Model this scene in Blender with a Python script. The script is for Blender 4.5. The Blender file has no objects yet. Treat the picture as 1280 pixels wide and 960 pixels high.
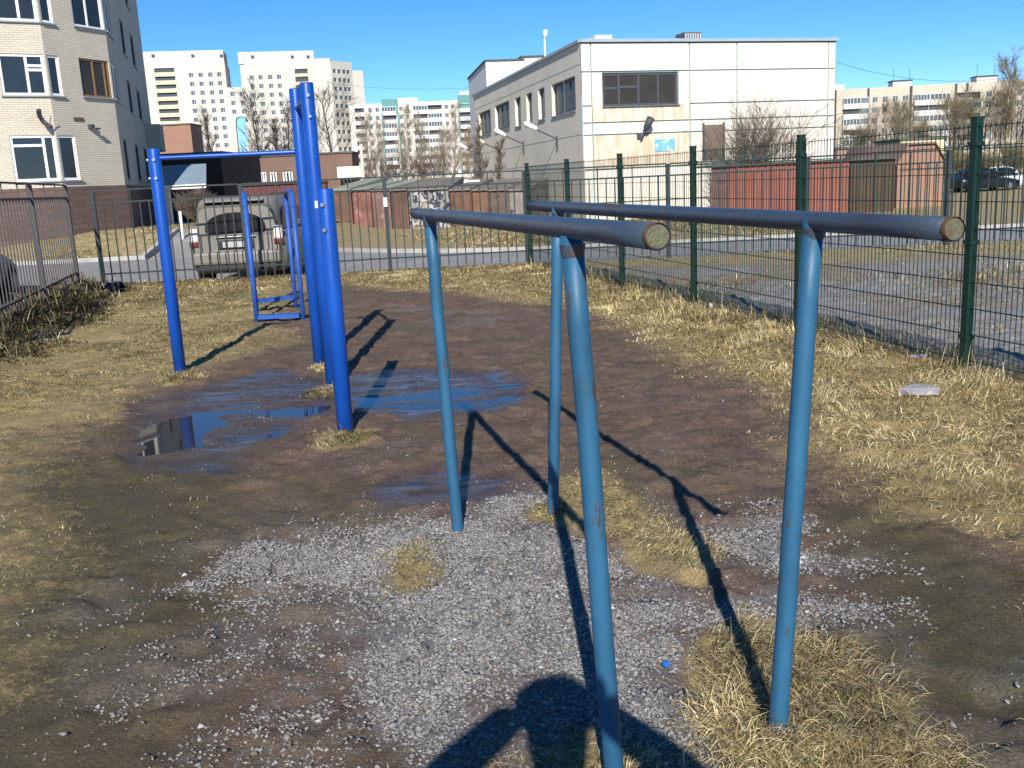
import bpy, bmesh, math, random
import numpy as np
from mathutils import Matrix, Vector
random.seed(7)
rng = np.random.default_rng(11)
R = math.radians
SC = bpy.context.scene
COL = SC.collection

# ------------------------------------------------------------------ camera
CAMZ, FPX, PITCH, ROLL = 1.62, 1200.0, R(12.0), R(-2.75)
_F = np.array([0, math.cos(PITCH), -math.sin(PITCH)])
_U0 = np.array([0, math.sin(PITCH), math.cos(PITCH)])
_R0 = np.array([1.0, 0, 0])
_c, _s = math.cos(ROLL), math.sin(ROLL)
_Rt = _c * _R0 + _s * _U0
_Up = -_s * _R0 + _c * _U0
cam_d = bpy.data.cameras.new('camera')
cam = bpy.data.objects.new('camera', cam_d)
COL.objects.link(cam)
cam.matrix_world = Matrix(((_Rt[0], _Up[0], -_F[0], 0), (_Rt[1], _Up[1], -_F[1], 0), (_Rt[2], _Up[2], -_F[2], CAMZ), (0, 0, 0, 1)))
cam_d.sensor_fit = 'HORIZONTAL'
cam_d.sensor_width = 36.0
cam_d.lens = 36.0 * FPX / 1280.0
cam_d.clip_start = 0.05
cam_d.clip_end = 3000
SC.camera = cam

# ------------------------------------------------------------------ world, sun, exposure
SUN_TO = Vector((0.025, 1.6, -1.0)).normalized()          # direction the light travels
SUN_EL = math.asin(-SUN_TO.z)
w = bpy.data.worlds.new('World'); SC.world = w; w.use_nodes = True
nt = w.node_tree; nt.nodes.clear()
sky = nt.nodes.new('ShaderNodeTexSky'); sky.sky_type = 'NISHITA'; sky.sun_disc = False
sky.sun_elevation = SUN_EL
sky.sun_rotation = math.atan2(-SUN_TO.x, -SUN_TO.y)
sky.altitude = 0; sky.air_density = 0.6; sky.dust_density = 0.0; sky.ozone_density = 4.0
hs = nt.nodes.new('ShaderNodeHueSaturation'); hs.inputs['Saturation'].default_value = 1.24
bg = nt.nodes.new('ShaderNodeBackground'); bg.inputs[1].default_value = 0.118
wo = nt.nodes.new('ShaderNodeOutputWorld')
nt.links.new(sky.outputs[0], hs.inputs['Color']); nt.links.new(hs.outputs[0], bg.inputs[0]); nt.links.new(bg.outputs[0], wo.inputs[0])
sl = bpy.data.lights.new('sun', 'SUN'); sl.energy = 5.0; sl.angle = R(0.5); sl.color = (1.0, 0.94, 0.84)
so = bpy.data.objects.new('sun', sl); COL.objects.link(so)
so.rotation_euler = SUN_TO.to_track_quat('-Z', 'Y').to_euler(); so.location = (0, -20, 20)
SC.view_settings.view_transform = 'Standard'; SC.view_settings.look = 'None'
SC.view_settings.exposure = 0.42; SC.view_settings.gamma = 1.0
SC.view_settings.use_curve_mapping = False

# ------------------------------------------------------------------ geometry of the place
def ray(x, y):
    return (x - 640) / FPX * _Rt - (y - 480) / FPX * _Up + _F
def at(x, y, Y):
    r = ray(x, y); t = Y / r[1]
    return (r[0] * t, Y, CAMZ + r[2] * t)
def gnd(x, y, z=0.0):
    r = ray(x, y); t = (z - CAMZ) / r[2]
    return (r[0] * t, r[1] * t)
def sstep(a, b, v):
    t = np.clip((v - a) / (b - a), 0, 1); return t * t * (3 - 2 * t)
def terrain(x, y):
    x = np.asarray(x, float); y = np.asarray(y, float)
    z = -0.25 * sstep(18.6, 20.6, y) - 0.3 * sstep(25, 44, y)
    z = z + 0.95 * sstep(29.6, 36, y) * sstep(-5.5, -10.5, x) * (1 - 0.6 * sstep(46, 60, y))
    # bank of earth along the left fence
    lx = -7.62 + (y - 16.8) * (-0.2625)
    z = z + 0.16 * sstep(0.95, 0.2, x - lx) * sstep(18.4, 17.4, y)
    return z
def T(x, y): return float(terrain(x, y))

_perm = {}
def vnoise(x, y, seed=0):
    if seed not in _perm: _perm[seed] = np.random.default_rng(seed + 99).random((256, 256))
    g = _perm[seed]
    xi = np.floor(x).astype(int); yi = np.floor(y).astype(int)
    fx = x - xi; fy = y - yi; fx = fx * fx * (3 - 2 * fx); fy = fy * fy * (3 - 2 * fy)
    a = g[xi % 256, yi % 256]; b = g[(xi + 1) % 256, yi % 256]; c = g[xi % 256, (yi + 1) % 256]; d = g[(xi + 1) % 256, (yi + 1) % 256]
    return (a * (1 - fx) + b * fx) * (1 - fy) + (c * (1 - fx) + d * fx) * fy
def fbm(x, y, sc, seed=0, oct=4):
    x = np.asarray(x, float); y = np.asarray(y, float); t = 0; a = 0.5; s = 1.0 / sc; n = 0
    for i in range(oct):
        t = t + a * vnoise(x * s + 37.1 * i, y * s - 11.3 * i, seed + i); n += a; a *= 0.5; s *= 2.03
    return t / n
def psdf(x, y, poly):
    """signed distance to polygon, negative inside"""
    x = np.asarray(x, float); y = np.asarray(y, float)
    d = np.full(x.shape, 1e9); ins = np.zeros(x.shape, bool); n = len(poly)
    for i in range(n):
        ax, ay = poly[i]; bx, by = poly[(i + 1) % n]
        ex, ey = bx - ax, by - ay; L = ex * ex + ey * ey + 1e-12
        t = np.clip(((x - ax) * ex + (y - ay) * ey) / L, 0, 1)
        d = np.minimum(d, np.hypot(x - ax - t * ex, y - ay - t * ey))
        c = ((ay > y) != (by > y)); xx = ax + (y - ay) * ex / (ey if abs(ey) > 1e-9 else 1e-9)
        ins ^= c & (x < xx)
    return np.where(ins, -d, d)
def region(x, y, px, soft=0.25, wob=0.3, wsc=0.6, seed=0):
    poly = [gnd(*p) for p in px]
    d = psdf(x, y, poly) + (fbm(x, y, wsc, seed) - 0.5) * 2 * wob
    return sstep(soft, -soft, d)

# ------------------------------------------------------------------ materials
MATS = {}
def nodes(m):
    m.use_nodes = True; n = m.node_tree.nodes; l = m.node_tree.links
    return n, l, n['Principled BSDF']
def mat(name, col, rough=0.7, var=0.25, scale=3.0, bump=0.0, bscale=None, metal=0.0, spec=0.4, col2=None, patch=None, pscale=2.0, pthr=0.62, stretch=(1, 1, 1)):
    if name in MATS: return MATS[name]
    m = bpy.data.materials.new(name); n, l, b = nodes(m)
    b.inputs['Roughness'].default_value = rough; b.inputs['Metallic'].default_value = metal
    b.inputs['Specular IOR Level'].default_value = spec
    g = n.new('ShaderNodeNewGeometry'); mp = n.new('ShaderNodeMapping'); mp.inputs['Scale'].default_value = stretch
    l.new(g.outputs['Position'], mp.inputs['Vector'])
    no = n.new('ShaderNodeTexNoise'); no.inputs['Scale'].default_value = scale; no.inputs['Detail'].default_value = 8; no.inputs['Roughness'].default_value = 0.65
    l.new(mp.outputs[0], no.inputs['Vector'])
    mx = n.new('ShaderNodeMix'); mx.data_type = 'RGBA'
    c2 = col2 if col2 else tuple(c * (1 - var) for c in col); c1 = col if col2 else tuple(min(1, c * (1 + var)) for c in col)
    mx.inputs[6].default_value = (*c2, 1); mx.inputs[7].default_value = (*c1, 1)
    rp = n.new('ShaderNodeValToRGB'); rp.color_ramp.elements[0].position = 0.3; rp.color_ramp.elements[1].position = 0.7
    l.new(no.outputs['Fac'], rp.inputs[0]); l.new(rp.outputs[0], mx.inputs[0])
    out = mx.outputs[2]
    if patch:
        n2 = n.new('ShaderNodeTexNoise'); n2.inputs['Scale'].default_value = pscale; n2.inputs['Detail'].default_value = 6; n2.inputs['Roughness'].default_value = 0.7
        l.new(mp.outputs[0], n2.inputs['Vector'])
        r2 = n.new('ShaderNodeValToRGB'); r2.color_ramp.elements[0].position = pthr; r2.color_ramp.elements[1].position = min(1, pthr + 0.04)
        l.new(n2.outputs['Fac'], r2.inputs[0])
        m2 = n.new('ShaderNodeMix'); m2.data_type = 'RGBA'; m2.inputs[7].default_value = (*patch, 1)
        l.new(r2.outputs[0], m2.inputs[0]); l.new(out, m2.inputs[6]); out = m2.outputs[2]
    l.new(out, b.inputs['Base Color'])
    if bump:
        nb = n.new('ShaderNodeTexNoise'); nb.inputs['Scale'].default_value = bscale or scale * 6; nb.inputs['Detail'].default_value = 4
        l.new(g.outputs['Position'], nb.inputs['Vector'])
        bp = n.new('ShaderNodeBump'); bp.inputs['Strength'].default_value = bump; bp.inputs['Distance'].default_value = 0.02
        l.new(nb.outputs['Fac'], bp.inputs['Height']); l.new(bp.outputs[0], b.inputs['Normal'])
    MATS[name] = m
    return m
def glass(name, col=(0.02, 0.025, 0.03), rough=0.06, spec=0.6):
    return mat(name, col, rough, 0.3, 0.6, spec=spec)
def attr_mat(name, rough=0.8, trans=False):
    m = bpy.data.materials.new(name); n, l, b = nodes(m)
    a = n.new('ShaderNodeAttribute'); a.attribute_name = 'tint'; l.new(a.outputs['Color'], b.inputs['Base Color'])
    b.inputs['Roughness'].default_value = rough; b.inputs['Specular IOR Level'].default_value = 0.25
    MATS[name] = m
    return m

# ------------------------------------------------------------------ object helpers
WM = {}
def link(name, data, parent=None, M=None):
    o = bpy.data.objects.new(name, data); COL.objects.link(o)
    M = M or Matrix.Identity(4)
    o.matrix_basis = M
    if parent is not None:
        o.parent = parent; o.matrix_parent_inverse = WM[parent].inverted()
    WM[o] = M
    return o
def tag(o, label=None, cat=None, group=None, kind=None):
    if label: o['label'] = label
    if cat: o['category'] = cat
    if group: o['group'] = group
    if kind: o['kind'] = kind
    return o
def thing(name, label, cat, loc=(0, 0, 0), group=None):
    o = bpy.data.objects.new(name, None); COL.objects.link(o); o.empty_display_size = 0.2
    M = Matrix.Translation(loc); o.matrix_basis = M; WM[o] = M
    return tag(o, label, cat, group)

class MB:
    def __init__(s): s.v = []; s.f = []; s.m = []; s.uv = {}; s.sm = []
    def face(s, pts, mi=0, uv=None, smooth=False):
        i = len(s.v); s.v += [tuple(p) for p in pts]; s.f.append(tuple(range(i, i + len(pts)))); s.m.append(mi); s.sm.append(smooth)
        if uv: s.uv[len(s.f) - 1] = uv
    def box(s, c, d, M=None, mi=0):
        hx, hy, hz = d[0] / 2, d[1] / 2, d[2] / 2
        P = [Vector((c[0] + a * hx, c[1] + b * hy, c[2] + e * hz)) for a in (-1, 1) for b in (-1, 1) for e in (-1, 1)]
        if M: P = [M @ p for p in P]
        i = len(s.v); s.v += [tuple(p) for p in P]
        for q in ((0, 1, 3, 2), (4, 6, 7, 5), (0, 4, 5, 1), (2, 3, 7, 6), (0, 2, 6, 4), (1, 5, 7, 3)):
            s.f.append(tuple(i + k for k in q)); s.m.append(mi); s.sm.append(False)
        return s
    def tube(s, pts, rad, n=12, mi=0, cap=True, smooth=True):
        pts = [Vector(p) for p in pts]; k = len(pts)
        if not hasattr(rad, '__len__'): rad = [rad] * k
        i0 = len(s.v); ref = None
        for a in range(k):
            d = (pts[min(a + 1, k - 1)] - pts[max(a - 1, 0)]).normalized()
            if ref is None:
                ref = d.orthogonal().normalized()
            ref = (ref - d * ref.dot(d)).normalized(); b = d.cross(ref)
            for j in range(n):
                t = 2 * math.pi * j / n; s.v.append(tuple(pts[a] + (ref * math.cos(t) + b * math.sin(t)) * rad[a]))
        for a in range(k - 1):
            for j in range(n):
                s.f.append((i0 + a * n + j, i0 + a * n + (j + 1) % n, i0 + (a + 1) * n + (j + 1) % n, i0 + (a + 1) * n + j)); s.m.append(mi); s.sm.append(smooth)
        if cap:
            s.f.append(tuple(i0 + j for j in reversed(range(n)))); s.m.append(mi); s.sm.append(False)
            s.f.append(tuple(i0 + (k - 1) * n + j for j in range(n))); s.m.append(mi); s.sm.append(False)
        return s
    def prism(s, poly, z0, z1, mi=0, M=None):
        n = len(poly); A = [Vector((p[0], p[1], z0)) for p in poly]; B = [Vector((p[0], p[1], z1)) for p in poly]
        if M: A = [M @ p for p in A]; B = [M @ p for p in B]
        i = len(s.v); s.v += [tuple(p) for p in A + B]
        s.f.append(tuple(i + j for j in reversed(range(n)))); s.m.append(mi); s.sm.append(False)
        s.f.append(tuple(i + n + j for j in range(n))); s.m.append(mi); s.sm.append(False)
        for j in range(n):
            s.f.append((i + j, i + (j + 1) % n, i + n + (j + 1) % n, i + n + j)); s.m.append(mi); s.sm.append(False)
        return s
    def mesh(s, name, mats):
        me = bpy.data.meshes.new(name); me.from_pydata(s.v, [], s.f)
        for m in (mats if isinstance(mats, (list, tuple)) else [mats]): me.materials.append(m)
        me.polygons.foreach_set('material_index', s.m); me.polygons.foreach_set('use_smooth', s.sm)
        if s.uv:
            u = me.uv_layers.new(name='UVMap')
            for fi, uvs in s.uv.items():
                p = me.polygons[fi]
                for k, li in enumerate(p.loop_indices): u.data[li].uv = uvs[k]
        me.update(); return me
    def build(s, name, mats, parent=None, bevel=0.0):
        o = link(name, s.mesh(name, mats), parent)
        if bevel:
            b = o.modifiers.new('bevel', 'BEVEL'); b.width = bevel; b.segments = 2; b.limit_method = 'ANGLE'
        return o
_cubes = {}
def cube_mesh(m):
    if m.name not in _cubes:
        b = MB().box((0, 0, 0), (1, 1, 1)); _cubes[m.name] = b.mesh('block', m)
    return _cubes[m.name]
def boxo(name, m, parent, c, d, rz=0.0):
    M = Matrix.Translation(c) @ Matrix.Rotation(rz, 4, 'Z') @ Matrix.Diagonal((d[0], d[1], d[2], 1))
    return link(name, cube_mesh(m), parent, M)
_cyls = {}
def cylo(name, m, parent, a, b, r, n=12):
    key = (m.name, n)
    if key not in _cyls:
        _cyls[key] = MB().tube([(0, 0, 0), (0, 0, 1)], 1.0, n).mesh('rod', m)
    a = Vector(a); b = Vector(b); d = b - a
    M = Matrix.Translation(a) @ d.to_track_quat('Z', 'Y').to_matrix().to_4x4() @ Matrix.Diagonal((r, r, d.length, 1))
    return link(name, _cyls[key], parent, M)

class Wall:
    """vertical wall plane: origin o, direction angle a; outward normal to the right of the direction"""
    def __init__(s, o, ang):
        s.o = (o[0], o[1]); s.a = ang; s.d = (math.cos(ang), math.sin(ang)); s.n = (s.d[1], -s.d[0])
    def p(s, u, z, out=0.0):
        return (s.o[0] + s.d[0] * u + s.n[0] * out, s.o[1] + s.d[1] * u + s.n[1] * out, z)
    def sz(s, px, py):
        r = ray(px, py); det = r[0] * (-s.d[1]) + s.d[0] * r[1]
        t = (s.o[0] * (-s.d[1]) + s.d[0] * s.o[1]) / det
        u = ((r[0] * t - s.o[0]) * s.d[0] + (r[1] * t - s.o[1]) * s.d[1])
        return u, CAMZ + t * r[2]
    def box(s, name, m, parent, u0, u1, z0, z1, o0, o1):
        c = s.p((u0 + u1) / 2, (z0 + z1) / 2, (o0 + o1) / 2)
        return boxo(name, m, parent, c, (u1 - u0, abs(o1 - o0), z1 - z0), s.a)
    def face(s, mb, u0, u1, z0, z1, openings=(), depth=0.12, mi=0):
        us = sorted({u0, u1} | {v for o in openings for v in o[:2]}); zs = sorted({z0, z1} | {v for o in openings for v in o[2:4]})
        us = [u for u in us if u0 - 1e-6 <= u <= u1 + 1e-6]; zs = [z for z in zs if z0 - 1e-6 <= z <= z1 + 1e-6]
        for i in range(len(us) - 1):
            for j in range(len(zs) - 1):
                cu = (us[i] + us[i + 1]) / 2; cz = (zs[j] + zs[j + 1]) / 2
                if any(o[0] < cu < o[1] and o[2] < cz < o[3] for o in openings): continue
                q = [(us[i], zs[j]), (us[i + 1], zs[j]), (us[i + 1], zs[j + 1]), (us[i], zs[j + 1])]
                mb.face([s.p(u, z) for u, z in q], mi, uv=q)
        for a, b, c, d in openings:
            for q in (((a, c), (b, c)), ((b, c), (b, d)), ((b, d), (a, d)), ((a, d), (a, c))):
                (ua, za), (ub, zb) = q
                mb.face([s.p(ua, za), s.p(ub, zb), s.p(ub, zb, -depth), s.p(ua, za, -depth)], mi, uv=[(ua, za), (ub, zb), (ub + depth, zb), (ua + depth, za)])
        return mb
def window(wall, par, u0, u1, z0, z1, frame, pane, mulls=(), bars=(), fw=0.07, depth=0.12, sill=None, name='window'):
    """frame as one part, each pane a sub-part"""
    mb = MB(); M = Matrix.Translation((*wall.o, 0)) @ Matrix.Rotation(wall.a, 4, 'Z')
    y = depth - 0.05
    def b(a0, a1, c0, c1): mb.box(((a0 + a1) / 2, y, (c0 + c1) / 2), (a1 - a0, 0.07, c1 - c0), M)
    b(u0, u0 + fw, z0, z1); b(u1 - fw, u1, z0, z1); b(u0 + fw, u1 - fw, z0, z0 + fw); b(u0 + fw, u1 - fw, z1 - fw, z1)
    edges = [u0 + fw] + [u0 + (u1 - u0) * m for m in mulls] + [u1 - fw]
    for m in edges[1:-1]: b(m - fw / 2, m + fw / 2, z0 + fw, z1 - fw)
    for (k, f) in bars:
        zc = z0 + (z1 - z0) * f; a0 = edges[k] + (fw / 2 if k else 0); a1 = edges[k + 1] - (fw / 2 if k + 1 < len(edges) - 1 else 0)
        b(a0, a1, zc - fw / 2, zc + fw / 2)
    fr = mb.build(name, frame, par)
    for k in range(len(edges) - 1):
        wall.box('pane', pane, fr, edges[k] - 0.01, edges[k + 1] + 0.01, z0 + fw - 0.01, z1 - fw + 0.01, -depth + 0.055, -depth + 0.035)
    if sill: wall.box('sill', sill, fr, u0 - 0.05, u1 + 0.05, z0 - 0.05, z0 - 0.003, -depth, 0.08)
    return fr
def small_window(wall, par, u0, u1, z0, z1, me, depth=0.15):
    c = wall.p((u0 + u1) / 2, (z0 + z1) / 2, -depth)
    M = Matrix.Translation(c) @ Matrix.Rotation(wall.a, 4, 'Z') @ Matrix.Diagonal((u1 - u0, 1, z1 - z0, 1))
    return link('window', me, par, M)
def small_window_mesh(frame, pane, mull=1):
    mb = MB(); t = 0.09
    mb.box((0, 0, 0), (1, 0.04, 1), mi=1)
    for c, d in (((-0.5 + t / 2, -0.03, 0), (t, 0.05, 1)), ((0.5 - t / 2, -0.03, 0), (t, 0.05, 1)), ((0, -0.03, 0.5 - t / 2), (1 - 2 * t, 0.05, t)), ((0, -0.03, -0.5 + t / 2), (1 - 2 * t, 0.05, t))): mb.box(c, d)
    if mull: mb.box((0.08, -0.03, 0), (t, 0.05, 1 - 2 * t))
    return mb.mesh('window', [frame, pane])
# ================================================================== GROUND
PX_GRASS_R = [(745, 392), (850, 432), (950, 490), (1030, 560), (1110, 615), (1220, 660), (1340, 720), (1700, 800), (1900, 600), (1500, 440), (1280, 400), (1100, 380), (900, 350), (770, 338)]
PX_GRASS_FAR = [(60, 352), (660, 318), (800, 322), (790, 345), (745, 368), (690, 378), (560, 366), (470, 358), (410, 352), (330, 366), (120, 395)]
PX_GRASS_L = [(-700, 960), (-600, 520), (-150, 445), (0, 430), (130, 372), (330, 356), (400, 358), (350, 385), (330, 425), (260, 452), (190, 470), (120, 515), (60, 545), (10, 600), (-20, 690), (-120, 830), (-300, 960)]
PX_MOSS_L = [(-300, 1100), (-150, 640), (40, 545), (150, 565), (300, 625), (430, 650), (330, 720), (230, 800), (150, 900), (60, 1100)]
PX_MOSS_R = [(990, 625), (1100, 640), (1330, 760), (1400, 1100), (1260, 980), (1110, 830), (1050, 720)]
PX_GRASS_BR = [(885, 800), (930, 770), (1000, 790), (1080, 850), (1160, 900), (1220, 960), (1260, 1100), (900, 1100), (905, 960), (870, 880)]
PX_GRASS_M = [(700, 605), (745, 590), (800, 620), (850, 660), (895, 690), (870, 730), (820, 715), (780, 690), (720, 660)]
PX_GRASS_S = [(480, 690), (520, 680), (560, 710), (540, 745), (490, 745), (465, 720)]
PX_GRAVEL = [(320, 700), (430, 672), (520, 645), (640, 628), (700, 650), (740, 690), (830, 730), (890, 790), (880, 870), (905, 960), (930, 1100), (520, 1100), (560, 960), (500, 860), (430, 800), (330, 760)]
PX_GRAVEL2 = [(885, 640), (960, 650), (1060, 695), (1000, 712), (930, 705), (880, 680)]
PX_GRAVEL3 = [(900, 745), (990, 735), (1080, 755), (1060, 790), (960, 800), (900, 780)]
PX_GRAVEL_L = [(60, 1100), (180, 900), (230, 780), (330, 700), (480, 700), (600, 860), (600, 1100)]
PX_SPARSE = [(60, 760), (200, 700), (330, 640), (480, 560), (760, 560), (1000, 640), (1280, 820), (1280, 1100), (-80, 1100), (-60, 900)]
PX_FARGRAVEL = [(430, 382), (560, 372), (720, 385), (760, 405), (640, 425), (520, 415)]
PX_PUD = [[(168, 496), (235, 490), (325, 462), (400, 470), (420, 515), (330, 548), (285, 590), (172, 592)],
          [(425, 468), (520, 458), (640, 462), (672, 498), (600, 520), (500, 524), (436, 505)],
          [(470, 612), (540, 586), (640, 582), (668, 618), (560, 634), (500, 636)]]
def gmasks(x, y):
    inside = (y < 18.6)
    gr = np.maximum.reduce([region(x, y, PX_GRASS_R, 0.6, 0.5, 0.6, 1), region(x, y, PX_GRASS_FAR, 0.7, 0.6, .8, 2),
                            region(x, y, PX_GRASS_L, 0.8, 0.6, 0.6, 3)])
    sm = np.maximum.reduce([region(x, y, PX_GRASS_BR, 0.1, 0.12, 0.3, 4), region(x, y, PX_GRASS_M, 0.1, 0.15, 0.3, 5), 0.8 * region(x, y, PX_GRASS_S, 0.08, 0.12, 0.25, 6)])
    for (px, py, rr) in ((428, 552, .28), (404, 490, .26), (222, 474, .34), (404, 462, .2), (775, 1000, .3), (690, 640, .16), (573, 664, .05)):
        g = gnd(px, py); sm = np.maximum(sm, sstep(rr, rr * 0.35, np.hypot(x - g[0], (y - g[1]) * 0.8) + (fbm(x, y, .15, 8) - .5) * .25))
    gr = np.maximum(gr, sm)
    gv = np.maximum.reduce([region(x, y, PX_GRAVEL, 0.34, 0.34, 0.38, 9), .75 * region(x, y, PX_GRAVEL2, 0.3, 0.36, 0.25, 10), .75 * region(x, y, PX_GRAVEL3, 0.26, 0.3, 0.25, 11), 0.34 * region(x, y, PX_GRAVEL_L, .6, .4, .4, 21) * sstep(.2, .62, fbm(x, y, .2, 22)), 0.38 * region(x, y, PX_FARGRAVEL, 0.8, 0.8, 0.7, 15) * sstep(.35, .6, fbm(x, y, .4, 19))])
    hole = sstep(0.52, 0.68, fbm(x, y, 0.4, 12))
    gv = gv * (1 - 0.5 * hole) * (1 - sm)
    sp = region(x, y, PX_SPARSE, 0.3, 0.4, 0.8, 13) * (1 - gr) * sstep(0.42, 0.62, fbm(x, y, 0.45, 14))
    pd = np.maximum.reduce([region(x, y, p, 0.12, 0.16, 0.35, 16 + i) for i, p in enumerate(PX_PUD)])
    gv = gv * (1 - pd); gr = gr * (1 - 0.85 * pd)
    return gr, gv, sp, pd
_fr = random.Random(3)
FOOT = [(_fr.uniform(-2.6, 2.4), _fr.uniform(2.4, 9.5), _fr.gauss(1.57, .7)) for _ in range(120)]
def gheight(x, y, pd=None, gr=None):
    z = terrain(x, y)
    near = sstep(22, 12, y) * sstep(-14, -9, x) * sstep(14, 9, x)
    z = z + near * ((fbm(x, y, 1.3, 30) - .5) * 0.05 + (fbm(x, y, 0.22, 31) - .5) * 0.034 + (fbm(x, y, 0.085, 33, 2) - .5) * 0.018)
    z = z + near * .026 * sstep(.56, .76, fbm(x, y, .13, 36, 3))
    for fx_, fy_, fa_ in FOOT:
        k = np.nonzero((np.abs(x - fx_) < .2) & (np.abs(y - fy_) < .2))[0] if np.ndim(x) else []
        if len(k):
            u_ = (x[k] - fx_) * math.cos(fa_) + (y[k] - fy_) * math.sin(fa_); v_ = -(x[k] - fx_) * math.sin(fa_) + (y[k] - fy_) * math.cos(fa_)
            q = np.hypot(u_ / .15, v_ / .055); z[k] += -.013 * sstep(1.1, .75, q) + .006 * sstep(.9, 1.15, q) * sstep(1.5, 1.15, q)
    if pd is not None:
        pz = -0.013 + (fbm(x * .55, y * 1.5, 0.30, 34, 5) - .5) * 0.060 + (fbm(x, y, .9, 35, 2) - .5) * 0.035
        bx, by = gnd(212, 540); pz = pz - .04 * sstep(.55, .2, np.hypot((x - bx), (y - by) * .55) * 1.25)
        z = z * (1 - pd) + pz * pd
    return z
def axis(parts):
    out = []
    for a, b, st in parts: out.append(np.arange(a, b, st))
    return np.concatenate(out)
gx = np.concatenate([-np.geomspace(700, 14, 34), axis([(-13.5, -5, .16), (-5, 5.4, .04), (5.4, 13, .16)]), np.geomspace(13.2, 700, 36)])
gy = np.concatenate([[-60, -30, -15, -8, -5, -3, -1.5, -0.5, .3, .8, 1.2], axis([(1.6, 9.0, .032), (9.0, 14, .06), (14, 21, .14), (21, 46, .5)]), np.geomspace(46, 900, 40)])
X, Y = np.meshgrid(gx, gy); xs, ys = X.ravel(), Y.ravel()
gr, gv, sp, pd = gmasks(xs, ys)
zs = gheight(xs, ys, pd, gr)
# lot beyond the green fence and the verges further off
fx = 3.5 + (ys - 7.25) * (-0.269)
lot = sstep(0.1, 0.9, xs - fx + (fbm(xs, ys, .8, 40) - .5) * .8) * sstep(17.2, 15.6, ys + (fbm(xs, ys, 1.2, 41) - .5) * 2)
lot = lot * (0.35 + 0.65 * sstep(.38, .55, fbm(xs, ys, 1.6, 43)))
verge = np.maximum(sstep(19.0, 19.5, ys), sstep(0.2, 0.9, xs - fx) * (1 - lot))
gr = np.where(ys > 19.7, 0, gr) * (1 - sstep(0.1, 0.6, xs - fx))
me = bpy.data.meshes.new('ground')
nx, ny = len(gx), len(gy)
me.vertices.add(nx * ny); me.vertices.foreach_set('co', np.stack([xs, ys, zs], 1).astype(np.float32).ravel())
i = (np.arange(ny - 1)[:, None] * nx + np.arange(nx - 1)[None, :]).ravel()
quads = np.stack([i, i + 1, i + nx + 1, i + nx], 1).astype(np.int32)
def set_polys(me, faces):
    k = faces.shape[1]; n = len(faces)
    me.loops.add(n * k); me.polygons.add(n)
    me.loops.foreach_set('vertex_index', faces.ravel().astype(np.int32))
    me.polygons.foreach_set('loop_start', np.arange(0, n * k, k, dtype=np.int32))
    me.update(calc_edges=True); me.validate()
set_polys(me, quads)
me.polygons.foreach_set('use_smooth', np.ones(len(quads), bool))
def set_attr(me, name, cols):
    a = me.color_attributes.new(name, 'FLOAT_COLOR', 'POINT'); a.data.foreach_set('color', np.asarray(cols, np.float32).ravel())
set_attr(me, 'cover', np.stack([gr, gv, pd, sp], 1)); set_attr(me, 'cover2', np.stack([lot, verge, np.maximum(region(xs, ys, PX_MOSS_L, .6, .5, .6, 44), region(xs, ys, PX_MOSS_R, .4, .4, .6, 45)), np.ones_like(lot)], 1))
ground = tag(link('ground', me), 'trodden muddy playground ground with gravel and dry grass', kind='structure')

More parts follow.
